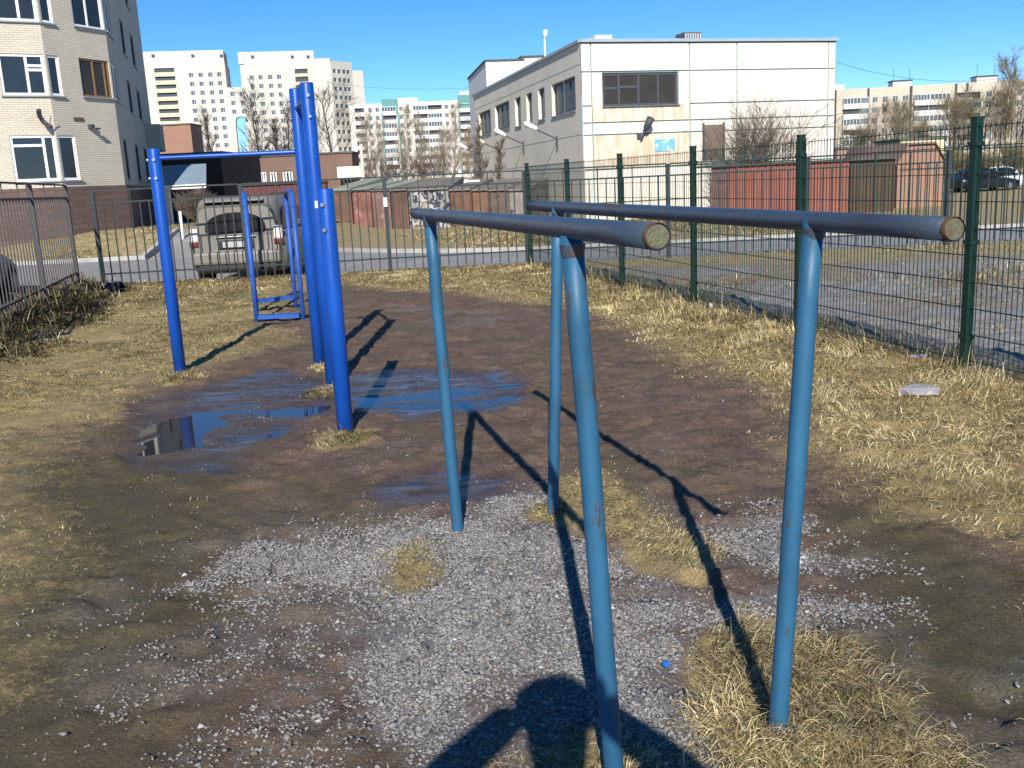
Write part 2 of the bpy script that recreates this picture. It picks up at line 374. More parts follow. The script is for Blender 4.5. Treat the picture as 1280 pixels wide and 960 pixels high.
def ground_material():
    m = bpy.data.materials.new('earth'); n, l, b = nodes(m)
    g = n.new('ShaderNodeNewGeometry'); P = g.outputs['Position']
    def noise(sc, det=8, ro=0.6, stretch=None):
        t = n.new('ShaderNodeTexNoise'); t.inputs['Scale'].default_value = sc; t.inputs['Detail'].default_value = det; t.inputs['Roughness'].default_value = ro
        if stretch:
            mp = n.new('ShaderNodeMapping'); mp.inputs['Scale'].default_value = stretch; l.new(P, mp.inputs[0]); l.new(mp.outputs[0], t.inputs['Vector'])
        else: l.new(P, t.inputs['Vector'])
        return t.outputs['Fac']
    def ramp(f, stops):
        r = n.new('ShaderNodeValToRGB'); e = r.color_ramp.elements
        while len(e) < len(stops): e.new(0.5)
        for k, (p, c) in enumerate(stops): e[k].position = p; e[k].color = (*c, 1)
        l.new(f, r.inputs[0]); return r.outputs[0]
    def mix(f, a, c, mode='MIX'):
        x = n.new('ShaderNodeMix'); x.data_type = 'RGBA'; x.blend_type = mode
        if isinstance(f, float): x.inputs[0].default_value = f
        else: l.new(f, x.inputs[0])
        l.new(a, x.inputs[6]); l.new(c, x.inputs[7]); return x.outputs[2]
    def math_(op, a, bb):
        x = n.new('ShaderNodeMath'); x.operation = op; x.use_clamp = True
        for k, v in enumerate((a, bb)):
            if isinstance(v, (int, float)): x.inputs[k].default_value = v
            else: l.new(v, x.inputs[k])
        return x.outputs[0]
    at1 = n.new('ShaderNodeAttribute'); at1.attribute_name = 'cover'; at2 = n.new('ShaderNodeAttribute'); at2.attribute_name = 'cover2'
    s1 = n.new('ShaderNodeSeparateColor'); l.new(at1.outputs['Color'], s1.inputs[0]); s2 = n.new('ShaderNodeSeparateColor'); l.new(at2.outputs['Color'], s2.inputs[0])
    mud = ramp(noise(2.6, 10, .7), [(.25, (.070, .047, .036)), (.5, (.138, .094, .070)), (.75, (.212, .150, .113))])
    mud2 = ramp(noise(60, 4, .7), [(.3, (.55, .5, .48)), (.7, (1.3, 1.25, 1.2))])
    mud = mix(0.8, mud, mud2, 'MULTIPLY')
    mud3 = ramp(noise(11, 8, .8), [(.32, (.55, .55, .55)), (.5, (1, 1, 1)), (.68, (1.5, 1.45, 1.4))]); mud = mix(0.8, mud, mud3, 'MULTIPLY')
    vg = n.new('ShaderNodeTexVoronoi'); vg.inputs['Scale'].default_value = 150; l.new(P, vg.inputs['Vector'])
    sc_ = n.new('ShaderNodeSeparateColor'); l.new(vg.outputs['Color'], sc_.inputs[0])
    grit = math_('MULTIPLY', math_('GREATER_THAN', sc_.outputs[0], .80), math_('LESS_THAN', vg.outputs['Distance'], .42))
    gritm = ramp(noise(3.5, 5, .7), [(.36, (.35, .35, .35)), (.56, (1, 1, 1))])
    gcol = ramp(sc_.outputs[1], [(.1, (.10, .085, .07)), (.6, (.24, .22, .20)), (.95, (.42, .40, .38))])
    mud = mix(math_('MULTIPLY', grit, gritm), mud, gcol)
    moss = ramp(noise(1.1, 8, .7), [(.46, (0, 0, 0)), (.62, (1, 1, 1))])
    mossc = ramp(noise(45, 6, .7), [(.3, (.042, .040, .019)), (.7, (.145, .120, .056))])
    mud = mix(math_('MULTIPLY', moss, .45), mud, mossc)
    mossd = ramp(noise(55, 8, .8), [(.34, (.030, .029, .014)), (.5, (.070, .062, .030)), (.68, (.15, .125, .062))])
    mud = mix(math_('MULTIPLY', s2.outputs[2], .8), mud, mossd)
    vo = n.new('ShaderNodeTexVoronoi'); vo.inputs['Scale'].default_value = 62; l.new(P, vo.inputs['Vector'])
    stone = ramp(vo.outputs['Distance'], [(.0, (1.12, 1.12, 1.12)), (.45, (.95, .95, .95)), (.75, (.5, .49, .48))])
    vcol = ramp(noise(70, 2, .5), [(.3, (.16, .155, .15)), (.55, (.25, .245, .24)), (.75, (.34, .335, .33))])
    grav = mix(1.0, vcol, stone, 'MULTIPLY')
    straw = ramp(noise(85, 9, .82, (1, 1.8, 1)), [(.34, (.085, .060, .026)), (.5, (.33, .25, .115)), (.66, (.60, .48, .26))])
    olive = ramp(noise(1.7, 6, .6), [(.42, (0, 0, 0)), (.66, (1, 1, 1))])
    strawg = ramp(noise(95, 9, .82), [(.36, (.060, .052, .016)), (.64, (.38, .305, .105))])
    straw = mix(math_('MULTIPLY', olive, .4), straw, strawg)
    fine = noise(24, 6, .7)
    def sharpen(s, k=2.2, amp=.8):
        a = math_('SUBTRACT', fine, .5); x = n.new('ShaderNodeMath'); x.operation = 'MULTIPLY_ADD'; l.new(a, x.inputs[0]); x.inputs[1].default_value = amp * 2; l.new(s, x.inputs[2])
        y_ = n.new('ShaderNodeMath'); y_.operation = 'MULTIPLY_ADD'; y_.use_clamp = True; l.new(x.outputs[0], y_.inputs[0]); y_.inputs[1].default_value = k; y_.inputs[2].default_value = -(k - 1) * .5
        mm = n.new('ShaderNodeMath'); mm.operation = 'MULTIPLY'; mm.use_clamp = True; l.new(y_.outputs[0], mm.inputs[0])
        st = n.new('ShaderNodeMapRange'); st.inputs[1].default_value = 0.02; st.inputs[2].default_value = 0.2; l.new(s, st.inputs[0]); l.new(st.outputs[0], mm.inputs[1]); return mm.outputs[0]
    c = mix(math_('MULTIPLY', sharpen(s1.outputs[1]), .9), mud, grav)
    c = mix(math_('MULTIPLY', at1.outputs['Alpha'], .22), c, grav)
    c = mix(math_('MULTIPLY', sharpen(s1.outputs[0], 1.8, 1.2), .9), c, straw)
    lotc = ramp(noise(9, 10, .8), [(.3, (.14, .125, .11)), (.5, (.25, .24, .235)), (.72, (.38, .37, .365))])
    vergec = ramp(noise(3.2, 12, .8), [(.3, (.14, .11, .052)), (.5, (.30, .24, .125)), (.72, (.46, .385, .22))])
    c = mix(s2.outputs[1], c, vergec); c = mix(s2.outputs[0], c, lotc)
    wet = n.new('ShaderNodeMapRange'); l.new(s1.outputs[2], wet.inputs[0]); wet.inputs[3].default_value = 1.0; wet.inputs[4].default_value = 0.55
    wc = n.new('ShaderNodeMix'); wc.data_type = 'RGBA'; wc.blend_type = 'MULTIPLY'; wc.inputs[0].default_value = 1; l.new(c, wc.inputs[6]); l.new(wet.outputs[0], wc.inputs[7])
    l.new(wc.outputs[2], b.inputs['Base Color'])
    ro = n.new('ShaderNodeMapRange'); l.new(s1.outputs[2], ro.inputs[0]); ro.inputs[3].default_value = .85; ro.inputs[4].default_value = .30
    film = ramp(noise(3.2, 7, .7, (.6, 1.7, 1)), [(.42, (0, 0, 0)), (.56, (1, 1, 1))]); film = math_('MULTIPLY', film, s1.outputs[2])
    fr_ = n.new('ShaderNodeMix'); fr_.data_type = 'FLOAT'; l.new(film, fr_.inputs[0]); l.new(ro.outputs[0], fr_.inputs[2]); fr_.inputs[3].default_value = .10; l.new(fr_.outputs[0], b.inputs['Roughness'])
    b.inputs['Specular IOR Level'].default_value = .3
    bp = n.new('ShaderNodeBump'); bp.inputs['Strength'].default_value = .9; bp.inputs['Distance'].default_value = .018
    hh = math_('ADD', math_('MULTIPLY', noise(90, 5, .7), .7), math_('MULTIPLY', noise(14, 5, .6), .4)); l.new(hh, bp.inputs['Height']); l.new(bp.outputs[0], b.inputs['Normal'])
    bs_ = n.new('ShaderNodeMapRange'); l.new(film, bs_.inputs[0]); bs_.inputs[3].default_value = .9; bs_.inputs[4].default_value = .12; l.new(bs_.outputs[0], bp.inputs['Strength'])
    return m
me.materials.append(ground_material())

# puddles: still water lying in the hollows of the mud
water = bpy.data.materials.new('muddy_water'); n_, l_, b_ = nodes(water)
b_.inputs['Base Color'].default_value = (.030, .026, .022, 1); b_.inputs['Roughness'].default_value = .02; b_.inputs['IOR'].default_value = 1.33
b_.inputs['Specular IOR Level'].default_value = .7
for k, (poly, lab) in enumerate(zip(PX_PUD, ('puddle of rainwater among the tall blue posts', 'shallow puddle behind the blue posts in the mud', 'small shallow puddle beside the gravel under the bars'))):
    pts = [gnd(*p) for p in poly]; cx = sum(p[0] for p in pts) / len(pts); cy = sum(p[1] for p in pts) / len(pts)
    mb = MB(); lvl = (-0.0235, -0.0225, -0.0225)[k]
    ring = [(cx + (p[0] - cx) * 1.06, cy + (p[1] - cy) * 1.06, lvl) for p in pts]
    ring = ring if sum(ring[i][0] * ring[(i + 1) % len(ring)][1] - ring[(i + 1) % len(ring)][0] * ring[i][1] for i in range(len(ring))) > 0 else ring[::-1]
    mb.face(ring); tag(mb.build('puddle', water), lab, kind='structure')

# road and kerb beyond the far fence
asph = mat('asphalt', (.25, .245, .24), .85, .18, 1.5, .3, 60)
mb = MB(); xsr = list(np.arange(-70, 60, 1.5))
def road_far(x): return 30.0 if x < -5.5 else (float(np.interp(x, [-5.5, -4.4, -3.2, -1.5, .6, 60], [30.0, 28.4, 27.2, 26.0, 25.2, 25.0])))
xsr = sorted(set(xsr) | {-5.5, -4.4, -3.2, -1.5, .6})
def patch(mb, rows):
    for a, bb in zip(rows[:-1], rows[1:]):
        for k in range(len(a) - 1): mb.face([a[k], a[k + 1], bb[k + 1], bb[k]])
rows = []
for k in range(13):
    f = k / 12; rows.append([(x, 19.7 + (road_far(x) - 19.7) * f, T(x, 19.7 + (road_far(x) - 19.7) * f) + .03) for x in xsr])
patch(mb, rows); rows = []
for k in range(24):
    y = 30 + k * 2.0; xl = np.interp(y, [30, 58, 76], [-11, -14, -17]); xr = np.interp(y, [30, 41, 58, 76], [-5.5, -7.4, -10.4, -13.5])
    rows.append([(xl + (xr - xl) * q / 6, y, T(xl + (xr - xl) * q / 6, y) + .03) for q in range(7)])
patch(mb, rows)
tag(mb.build('road', asph), 'grey asphalt lane beyond the picket fence', kind='structure')
kerbm = mat('kerb_concrete', (.36, .35, .33), .85, .2, 3, .2)
mb = MB(); kx = [(x, road_far(x)) for x in xsr if x >= -5.5] 
kx = [(float(np.interp(y, [30, 41, 58], [-5.4, -7.3, -10.3])), y) for y in (58, 50, 44, 38, 34, 31)] + kx
for a, bb in zip(kx[:-1], kx[1:]):
    A = Vector((a[0], a[1], T(*a))); B = Vector((bb[0], bb[1], T(*bb))); d = (B - A); d.z = 0; d.normalize(); nn = Vector((-d.y, d.x, 0)) * .16
    h = Vector((0, 0, .14)); lo = Vector((0, 0, -.1))
    mb.face([A + lo, B + lo, B + h, A + h]); mb.face([A + h, B + h, B + h + nn, A + h + nn]); mb.face([B + lo + nn, A + lo + nn, A + h + nn, B + h + nn])
tag(mb.build('kerb', kerbm), 'pale concrete kerb along the far side of the lane', kind='structure')
mb = MB(); kx = [(-70, 30), (-40, 30), (-25, 30), (-16, 30), (-11.2, 30.1), (-11.4, 34), (-12, 40), (-13, 50)]
for a, bb in zip(kx[:-1], kx[1:]):
    A = Vector((a[0], a[1], T(*a))); B = Vector((bb[0], bb[1], T(*bb))); d = (B - A); d.z = 0; d.normalize(); nn = Vector((-d.y, d.x, 0)) * .16
    h = Vector((0, 0, .15)); lo = Vector((0, 0, -.1))
    mb.face([A + lo, B + lo, B + h, A + h]); mb.face([A + h, B + h, B + h + nn, A + h + nn]); mb.face([B + lo + nn, A + lo + nn, A + h + nn, B + h + nn])
tag(mb.build('kerb', kerbm), 'concrete kerb of the lawn before the brick block', kind='structure')

# ------------------------------------------------------------------ loose stones
def ico():
    t = (1 + 5 ** .5) / 2
    v = np.array([(-1, t, 0), (1, t, 0), (-1, -t, 0), (1, -t, 0), (0, -1, t), (0, 1, t), (0, -1, -t), (0, 1, -t), (t, 0, -1), (t, 0, 1), (-t, 0, -1), (-t, 0, 1)], float)
    v /= np.linalg.norm(v[0])
    f = np.array([(0, 11, 5), (0, 5, 1), (0, 1, 7), (0, 7, 10), (0, 10, 11), (1, 5, 9), (5, 11, 4), (11, 10, 2), (10, 7, 6), (7, 1, 8), (3, 9, 4), (3, 4, 2), (3, 2, 6), (3, 6, 8), (3, 8, 9), (4, 9, 5), (2, 4, 11), (6, 2, 10), (8, 6, 7), (9, 8, 1)])
    return v, f
def stones(px, py, size, cols, name, octa=False):
    n = len(px); v, f = ico()
    if octa:
        v = np.array([(1, 0, 0), (-1, 0, 0), (0, 1, 0), (0, -1, 0), (.2, .1, .8), (-.1, -.2, -.8)]); f = np.array([(0, 2, 4), (2, 1, 4), (1, 3, 4), (3, 0, 4), (2, 0, 5), (1, 2, 5), (3, 1, 5), (0, 3, 5)])
    nv = len(v)
    V = np.repeat(v[None], n, 0) * (1 + (rng.random((n, nv, 1)) - .5) * .6)
    V = V * (size[:, None, None] * (np.stack([rng.uniform(.7, 1.3, n), rng.uniform(.55, 1., n), rng.uniform(.35, .7, n)], 1)[:, None, :]))
    a = rng.uniform(0, 6.28, n); tl = rng.normal(0, .35, n)
    c, s = np.cos(tl), np.sin(tl); x0 = V[..., 0] * c[:, None] + V[..., 2] * s[:, None]; z0 = -V[..., 0] * s[:, None] + V[..., 2] * c[:, None]; V[..., 0] = x0; V[..., 2] = z0
    c, s = np.cos(a), np.sin(a); x0 = V[..., 0] * c[:, None] - V[..., 1] * s[:, None]; y0 = V[..., 0] * s[:, None] + V[..., 1] * c[:, None]; V[..., 0] = x0; V[..., 1] = y0
    gr_, gv_, sp_, pd_ = gmasks(px, py); z = gheight(px, py, pd_)
    V[..., 0] += px[:, None]; V[..., 1] += py[:, None]; V[..., 2] += (z + size * .15)[:, None]
    me = bpy.data.meshes.new(name); me.vertices.add(n * nv); me.vertices.foreach_set('co', V.astype(np.float32).ravel())
    F = (f[None] + (np.arange(n) * nv)[:, None, None]).reshape(-1, 3); set_polys(me, F)
    set_attr(me, 'tint', np.repeat(np.concatenate([cols, np.ones((n, 1))], 1), nv, 0)); me.materials.append(MATS['stone_tint']); return me
attr_mat('stone_tint', .85); attr_mat('blade_tint', .75)
def stone_cols(n):
    k = rng.random(n)[:, None]; base = np.array([.14, .137, .133]) * (1 - k) + np.array([.30, .297, .292]) * k
    warm = (rng.random(n) < .13)[:, None]; base = np.where(warm, base * np.array([1.08, .93, .84]), base)
    return np.where((rng.random(n) < .025)[:, None], base * 1.5, base)
n = 330000; px_ = rng.uniform(-1.95, 1.9, n); py_ = rng.uniform(2.1, 5.0, n)
g_, v_, s_, p_ = gmasks(px_, py_)
keep = rng.random(n) < (v_ ** 1.6) * np.clip(1.1 - (py_ - 2.2) * .10, .3, 1) * np.clip(.35 + (fbm(px_, py_, .22, 61) - .35) * 2.6, .12, 1)
px_, py_ = px_[keep], py_[keep]; sz_ = np.minimum(rng.gamma(3.0, .0014, len(px_)), .014) * (1 + (py_ - 2.2) * .06) + .0030; print('gravel', len(px_))
gravel_me = stones(px_, py_, sz_, stone_cols(len(px_)), 'gravel', True)
tag(link('gravel', gravel_me), 'pale grey crushed stone gravel spread under the parallel bars', 'gravel', kind='stuff')
n = 70000; px_ = rng.uniform(-4.5, 4.5, n); py_ = rng.uniform(2.1, 13, n); g_, v_, s_, p_ = gmasks(px_, py_)
fl = fbm(px_, py_, .35, 60)
keep = rng.random(n) < np.clip(s_ * .55 + (1 - g_) * .02 + .05 * sstep(.55, .7, fl), 0, 1) * (1 - p_ * .6)
px_, py_ = px_[keep], py_[keep]; sz_ = np.minimum(rng.gamma(2.2, .0019, len(px_)), .013) + .0022; print('loose', len(px_))
tag(link('scattered_stones', stones(px_, py_, sz_, stone_cols(len(px_)) * .8, 'scattered_stones', True)), 'single stones scattered over the trodden mud', 'stones', kind='stuff')

n = 5000; px_ = rng.uniform(2, 11, n); py_ = rng.uniform(6, 17.5, n); k_ = (px_ - (3.5 + (py_ - 7.25) * (-0.269)) > .25) & (fbm(px_, py_, .7, 63) > .47); px_, py_ = px_[k_], py_[k_]
tag(link('scattered_stones', stones(px_, py_, rng.gamma(2.5, .0045, len(px_)) + .006, stone_cols(len(px_)), 'scattered_stones', True)), 'stones strewn over the gravel lot behind the green fence', 'stones', kind='stuff')
# ------------------------------------------------------------------ grass
def blades(px, py, z, length, width, lean, cols, name, az=None):
    n = len(px); az = rng.uniform(0, 6.28, n) if az is None else az
    d = np.stack([np.cos(az), np.sin(az), np.zeros(n)], 1); sd = np.stack([-d[:, 1], d[:, 0], np.zeros(n)], 1)
    tw = rng.normal(0, .5, n); sd[:, 2] = np.sin(tw) * .6
    b0 = np.stack([px, py, z - .004], 1); L = length[:, None]; ln = lean[:, None]
    up = np.array([0, 0, 1.0])
    m = b0 + L * .5 * (d * np.sin(ln * .7) + up * np.cos(ln * .7)); t = m + L * .5 * (d * np.sin(ln * 1.35) + up * np.cos(ln * 1.35))
    t[:, 2] = np.maximum(t[:, 2], z + .004); m[:, 2] = np.maximum(m[:, 2], z + .006)
    w_ = width[:, None] * .5
    V = np.stack([b0 - sd * w_, b0 + sd * w_, m - sd * w_ * .8, m + sd * w_ * .8, t], 1)
    me = bpy.data.meshes.new(name); me.vertices.add(n * 5); me.vertices.foreach_set('co', V.astype(np.float32).ravel())
    f = np.array([(0, 1, 3), (0, 3, 2), (2, 3, 4)]); F = (f[None] + (np.arange(n) * 5)[:, None, None]).reshape(-1, 3); set_polys(me, F)
    set_attr(me, 'tint', np.repeat(np.concatenate([cols, np.ones((n, 1))], 1), 5, 0)); me.materials.append(MATS['blade_tint']); return me
def straw_cols(n, green=.12, bright=1.0):
    k = rng.random(n)[:, None]
    c = np.array([.27, .20, .09]) * (1 - k) + np.array([.66, .55, .32]) * k
    c = np.where((rng.random(n) < green)[:, None], np.array([.13, .16, .045]) * (0.6 + k), c)
    c = np.where((rng.random(n) < .2)[:, None], np.array([.11, .075, .038]) * (0.6 + k), c)
    return c * bright
def sow(xr, yr, n, maskf, lmin, lmax, name, label, green=.12, bright=1.0, leanm=1.15, wid=.0032, dens_pow=1.0, clump=.12):
    x = rng.uniform(*xr, n); y = rng.uniform(*yr, n)
    if clump:
        k = rng.random(n) < clump; q = rng.integers(0, max(1, n // 60), n); cxs = rng.uniform(*xr, n // 60 + 1); cys = rng.uniform(*yr, n // 60 + 1)
        x = np.where(k, cxs[q] + rng.normal(0, .07, n), x); y = np.where(k, cys[q] + rng.normal(0, .07, n), y)
    m = maskf(x, y); keep = rng.random(n) < m ** dens_pow
    x, y = x[keep], y[keep]; k = len(x)
    g_, v_, s_, p_ = gmasks(x, y); z = gheight(x, y, p_)
    h = rng.uniform(lmin, lmax, k) * (0.5 + 1.0 * fbm(x, y, .5, 70)) * (.4 + .6 * m[keep])
    az = (fbm(x, y, .45, 72) * 9 + rng.normal(0, .9, k))
    lean = np.clip(rng.normal(leanm, .3, k), .05, 1.6)
    tone = (0.5 + 1.0 * fbm(x, y, .5, 74))[:, None]
    me = blades(x, y, z, h, wid * (1 + y * .16) * rng.uniform(.7, 1.3, k), lean, straw_cols(k, green, bright) * tone, name, az)
    return tag(link(name, me), label, 'grass', kind='stuff')
fence_side = lambda x, y: sstep(.15, -.1, x - (3.5 + (y - 7.25) * (-0.269)))
sow((0.5, 5.5), (3.2, 18.3), 300000, lambda x, y: region(x, y, PX_GRASS_R, .5, .5, .6, 1) * fence_side(x, y) * np.clip(.95 + (fbm(x, y, .5, 80) - .45) * 2.0, .3, 1), .03, .105, 'dry_grass', 'straw coloured matted dead grass along the green mesh fence', .10, 1.22, 1.22, .0021)
sow((1.2, 5.5), (5.2, 18.3), 60000, lambda x, y: sstep(1.5, .3, (3.5 + (y - 7.25) * (-0.269)) - x + (fbm(x, y, .6, 84) - .5) * 1.4) * fence_side(x, y) * sstep(.42, .55, fbm(x, y, .5, 85)), .08, .22, 'dry_grass', 'taller pale grass close along the green mesh fence', .10, 1.2, .95, .0023)
sow((-9, 3), (11.5, 19.8), 120000, lambda x, y: region(x, y, PX_GRASS_FAR, .6, .6, .8, 2) * fence_side(x, y), .03, .085, 'dry_grass', 'strip of dry grass along the foot of the picket fence', .12, 1.0, 1.2, .0024)
sow((-7.5, -1.2), (2.3, 16), 230000, lambda x, y: region(x, y, PX_GRASS_L, .7, .6, .6, 3) * np.clip(.45 + (fbm(x, y, .5, 82) - .4) * 3, .06, 1) * sstep(-.15, .1, x - (-7.62 + (y - 16.8) * -.2625)), .02, .065, 'dry_grass', 'short matted yellow grass on the left of the mud', .36, .92, 1.35, .0022)
sow((.2, 2.2), (2.0, 3.6), 42000, lambda x, y: region(x, y, PX_GRASS_BR, .14, .14, .25, 4), .05, .14, 'grass_tuft', 'long bleached grass tuft round the foot of the nearest right post', .12, 1.22, 1.34, .0019)
sow((.0, 1.3), (3.4, 5.4), 20000, lambda x, y: region(x, y, PX_GRASS_M, .14, .16, .25, 5), .02, .06, 'grass_tuft', 'flattened dry grass patch between the parallel bars and the mud', .18, .9, 1.4, .0021)
sow((-.9, .1), (3.3, 4.3), 8000, lambda x, y: region(x, y, PX_GRASS_S, .1, .14, .2, 6), .015, .045, 'grass_tuft', 'small flat yellow grass patch on the gravel', .25, .9, 1.4, .0021)
def ring_mask(px, py, rr): 
    g = gnd(px, py); return lambda x, y: sstep(rr, rr * .3, np.hypot(x - g[0], (y - g[1]) * .8))
for px, py, rr, nn, lab in ((428, 552, .26, 2600, 'pale grass tuft round the foot of the shorter blue post'), (404, 490, .24, 2200, 'pale grass tuft round the foot of the tall blue post in the middle'), (222, 474, .32, 2600, 'yellow grass tuft round the foot of the left blue post'), (404, 462, .18, 1200, 'pale grass at the foot of the farthest tall blue post'), (690, 640, .14, 900, 'thin grass round the foot of the far right post of the bars'), (770, 985, .3, 3600, 'green and yellow grass tuft at the foot of the nearest left post'), (640, 975, .16, 900, 'small grass tuft at the lower edge beside the gravel')):
    g = gnd(px, py); sow((g[0] - rr, g[0] + rr), (g[1] - rr, g[1] + rr), nn, ring_mask(px, py, rr), .03, .085, 'grass_tuft', lab, .15, 1.0, 1.2, .0024, clump=0)
# dead weeds on the bank along the left fence
def bank(x, y):
    lx = -7.62 + (y - 16.8) * (-0.2625); return sstep(-.5, 0, x - lx) * sstep(1.15, .6, x - lx + (fbm(x, y, .5, 90) - .5) * .6)
o_ = sow((-9, -4.2), (9.5, 17.9), 60000, bank, .03, .13, 'dead_weeds', 'dark dead weeds and leaf litter on the earth bank along the left fence', .2, .34, 1.15, .006)
sow((-9, -4.2), (9.5, 17.9), 2600, bank, .12, .40, 'dry_stalks', 'pale dry stalks standing on the bank by the left fence', .05, .7, .7, .0035)
sow((-4.5, 4.5), (2.1, 13), 26000, lambda x, y: np.clip((fbm(x, y, .4, 96) - .42) * 3, .03, .7), .015, .06, 'plant_litter', 'bits of straw and twig trodden into the mud', .1, .55, 1.55, .0024, clump=.6)
# grass beyond the fences
def beyond(x, y):
    return np.clip(.12 + (fbm(x, y, 1.5, 92) - .45) * 3, 0, 1) * sstep(0.1, .4, x - (3.5 + (y - 7.25) * (-0.269)))
sow((1, 13), (7, 19), 40000, beyond, .05, .14, 'dry_grass', 'thin dry grass on the gravel lot behind the green fence', .15, .95, 1.0, .0032)
sow((-9, 14), (25.6, 47), 60000, lambda x, y: sstep(-2, .5, x + (y - 26) * .24) * np.clip(.2 + (fbm(x, y, 3, 94) - .4) * 3, .03, 1), .08, .22, 'dry_grass', 'dry grass on the verge before the lock-up garages', .12, .95, 1.0, .0034)
sow((-30, -11.5), (30.3, 38), 26000, lambda x, y: np.clip(.3 + (fbm(x, y, 2, 97) - .4) * 2.5, .05, 1), .06, .16, 'dry_grass', 'yellowed lawn grass before the cream brick block', .2, 1.0, 1.0, .0036)
def bankf(x, y): return sstep(.35, .1, np.abs(x - .1 - (3.5 + (y - 7.25) * (-0.269))))
sow((0, 5), (5, 18.4), 16000, bankf, .06, .26, 'dry_stalks', 'tangled dry stalks growing through the foot of the green fence', .14, .9, .6, .0036)
# ================================================================== PLAYGROUND EQUIPMENT
pale_blue = mat('pale_blue_paint', (.021, .098, .185), .50, .3, 7, .04, 60, spec=.4, stretch=(1, 1, .3), patch=(.060, .050, .050), pscale=26, pthr=.60)
worn_bar = mat('worn_bar_paint', (.044, .084, .135), .40, .3, 9, .12, 60, spec=.5, col2=(.040, .042, .055), stretch=(1, .35, 1), patch=(.07, .045, .026), pscale=9, pthr=.575)
cap_mat = mat('bar_cap', (.12, .14, .085), .6, .4, 40, .3, 120, col2=(.10, .07, .04))
deep_blue = mat('deep_blue_paint', (.004, .062, .34), .36, .22, 6, .05, 40, spec=.45, stretch=(1, 1, .3), patch=(.05, .09, .22), pscale=20, pthr=.64)
swing_blue = mat('mid_blue_paint', (.022, .085, .36), .5, .25, 8, .1, 60)
steel = mat('bright_steel', (.55, .55, .56), .3, .1, 10, metal=1.0)
bars = thing('parallel_bars', 'worn light blue steel parallel bars with dark rubbed rails over gravel', 'parallel bars', (0.25, 3.4, 0))
PBASE = {'NR': (.72, 2.51), 'NL': (.23, 2.31), 'FL': (-.29, 4.32), 'FR': (.17, 4.49)}
PTOP = {'NR': (.80, 2.51), 'NL': (.16, 2.31), 'FL': (-.33, 4.32), 'FR': (.25, 4.49)}
ZB = 1.485
for k in ('NR', 'NL', 'FL', 'FR'):
    b, t = PBASE[k], PTOP[k]; rr = .0272
    pts = [(b[0], b[1], -.25)]
    for q in range(8):
        f = q / 7; pts.append((b[0] + (t[0] - b[0]) * f + random.uniform(-1, 1) * .002, b[1] + (t[1] - b[1]) * f, -.05 + (ZB - .0 + .05) * f))
    MB().tube(pts, rr, 24).build('post', pale_blue, bars)
    mb = MB(); mb.tube([(t[0], t[1], ZB - .052), (t[0], t[1], ZB - .022)], [rr * 1.03, rr * 1.16], 24, cap=False); mb.build('weld_bead', worn_bar, bars)
def rail(a, b, e0, e1, za, zb):
    A = Vector((*a, za)); B = Vector((*b, zb)); d = (B - A).normalized()
    s = A - d * e0; e = B + d * e1; n = 14; pts = [s + (e - s) * i / n for i in range(n + 1)]
    o = MB().tube(pts, .0258, 28, cap=True).build('rail', worn_bar, bars)
    for p, sg in ((s, -1), (e, 1)):
        mb = MB(); mb.tube([p - d * sg * .008, p + d * sg * .003, p + d * sg * .005], [.0266, .0266, .0252], 28, cap=False); mb.build('rim', mat('rusty_rim', (.10, .055, .03), .7, .4, 30), o)
        mb = MB(); mb.tube([p - d * sg * .004, p + d * sg * .0035], [.0238, .0225], 24); mb.build('end_cap', cap_mat, o)
rail(PTOP['NR'], PTOP['FR'], .51, .42, 1.478, 1.487)
rail(PTOP['NL'], PTOP['FL'], .52, .40, 1.500, 1.485)

pull = thing('pull_up_bars', 'deep blue steel pull up bars on tall posts at two heights', 'pull-up bars', (-2.0, 8.5, 0))
def bpost(b, h, par, r=.054):
    o = MB().tube([(b[0], b[1], -.3), (b[0], b[1], h * .5), (b[0], b[1], h - .012), (b[0], b[1], h)], [r, r, r, r * .93], 28).build('post', deep_blue, par)
    return o
BL, B1, B2, B3 = (-3.08, 8.8), (-1.14, 6.3), (-1.50, 7.88), (-1.80, 8.90)
def bolts(p, h, par, dirs=((-1, 0),)):
    for q in (h - .10, h - .26):
        for dx, dy in dirs:
            cylo('bolt', steel, par, (p[0] + dx * .05, p[1] + dy * .05, q), (p[0] + dx * .072, p[1] + dy * .072, q), .014, 8)
po = bpost(BL, 2.04, pull); bolts(BL, 2.04, po, ((-.8, -.55), (.2, -.98)))
po = bpost(B2, 2.44, pull); bolts(B2, 2.44, po, ((.25, -.97),)); boxo('sticker', mat('white_sticker', (.8, .8, .78), .6, .05), po, (B2[0] + .01, B2[1] - .0555, 1.50), (.03, .004, .055))
po = bpost(B3, 2.50, pull); bolts(B3, 2.5, po, ((-.8, -.6),))
cylo('bar', deep_blue, pull, (BL[0], BL[1], 1.955), (B3[0], B3[1], 1.955), .021, 16)
cylo('bar', deep_blue, pull, (B2[0], B2[1], 2.33), (B3[0], B3[1], 2.33), .021, 16)
sp_ = thing('blue_post', 'single shorter deep blue post standing nearest in front of the pull up bars', 'post', (*B1, 0))
po = bpost(B1, 1.62, sp_); bolts(B1, 1.62, po, ((-.2, -.98),))

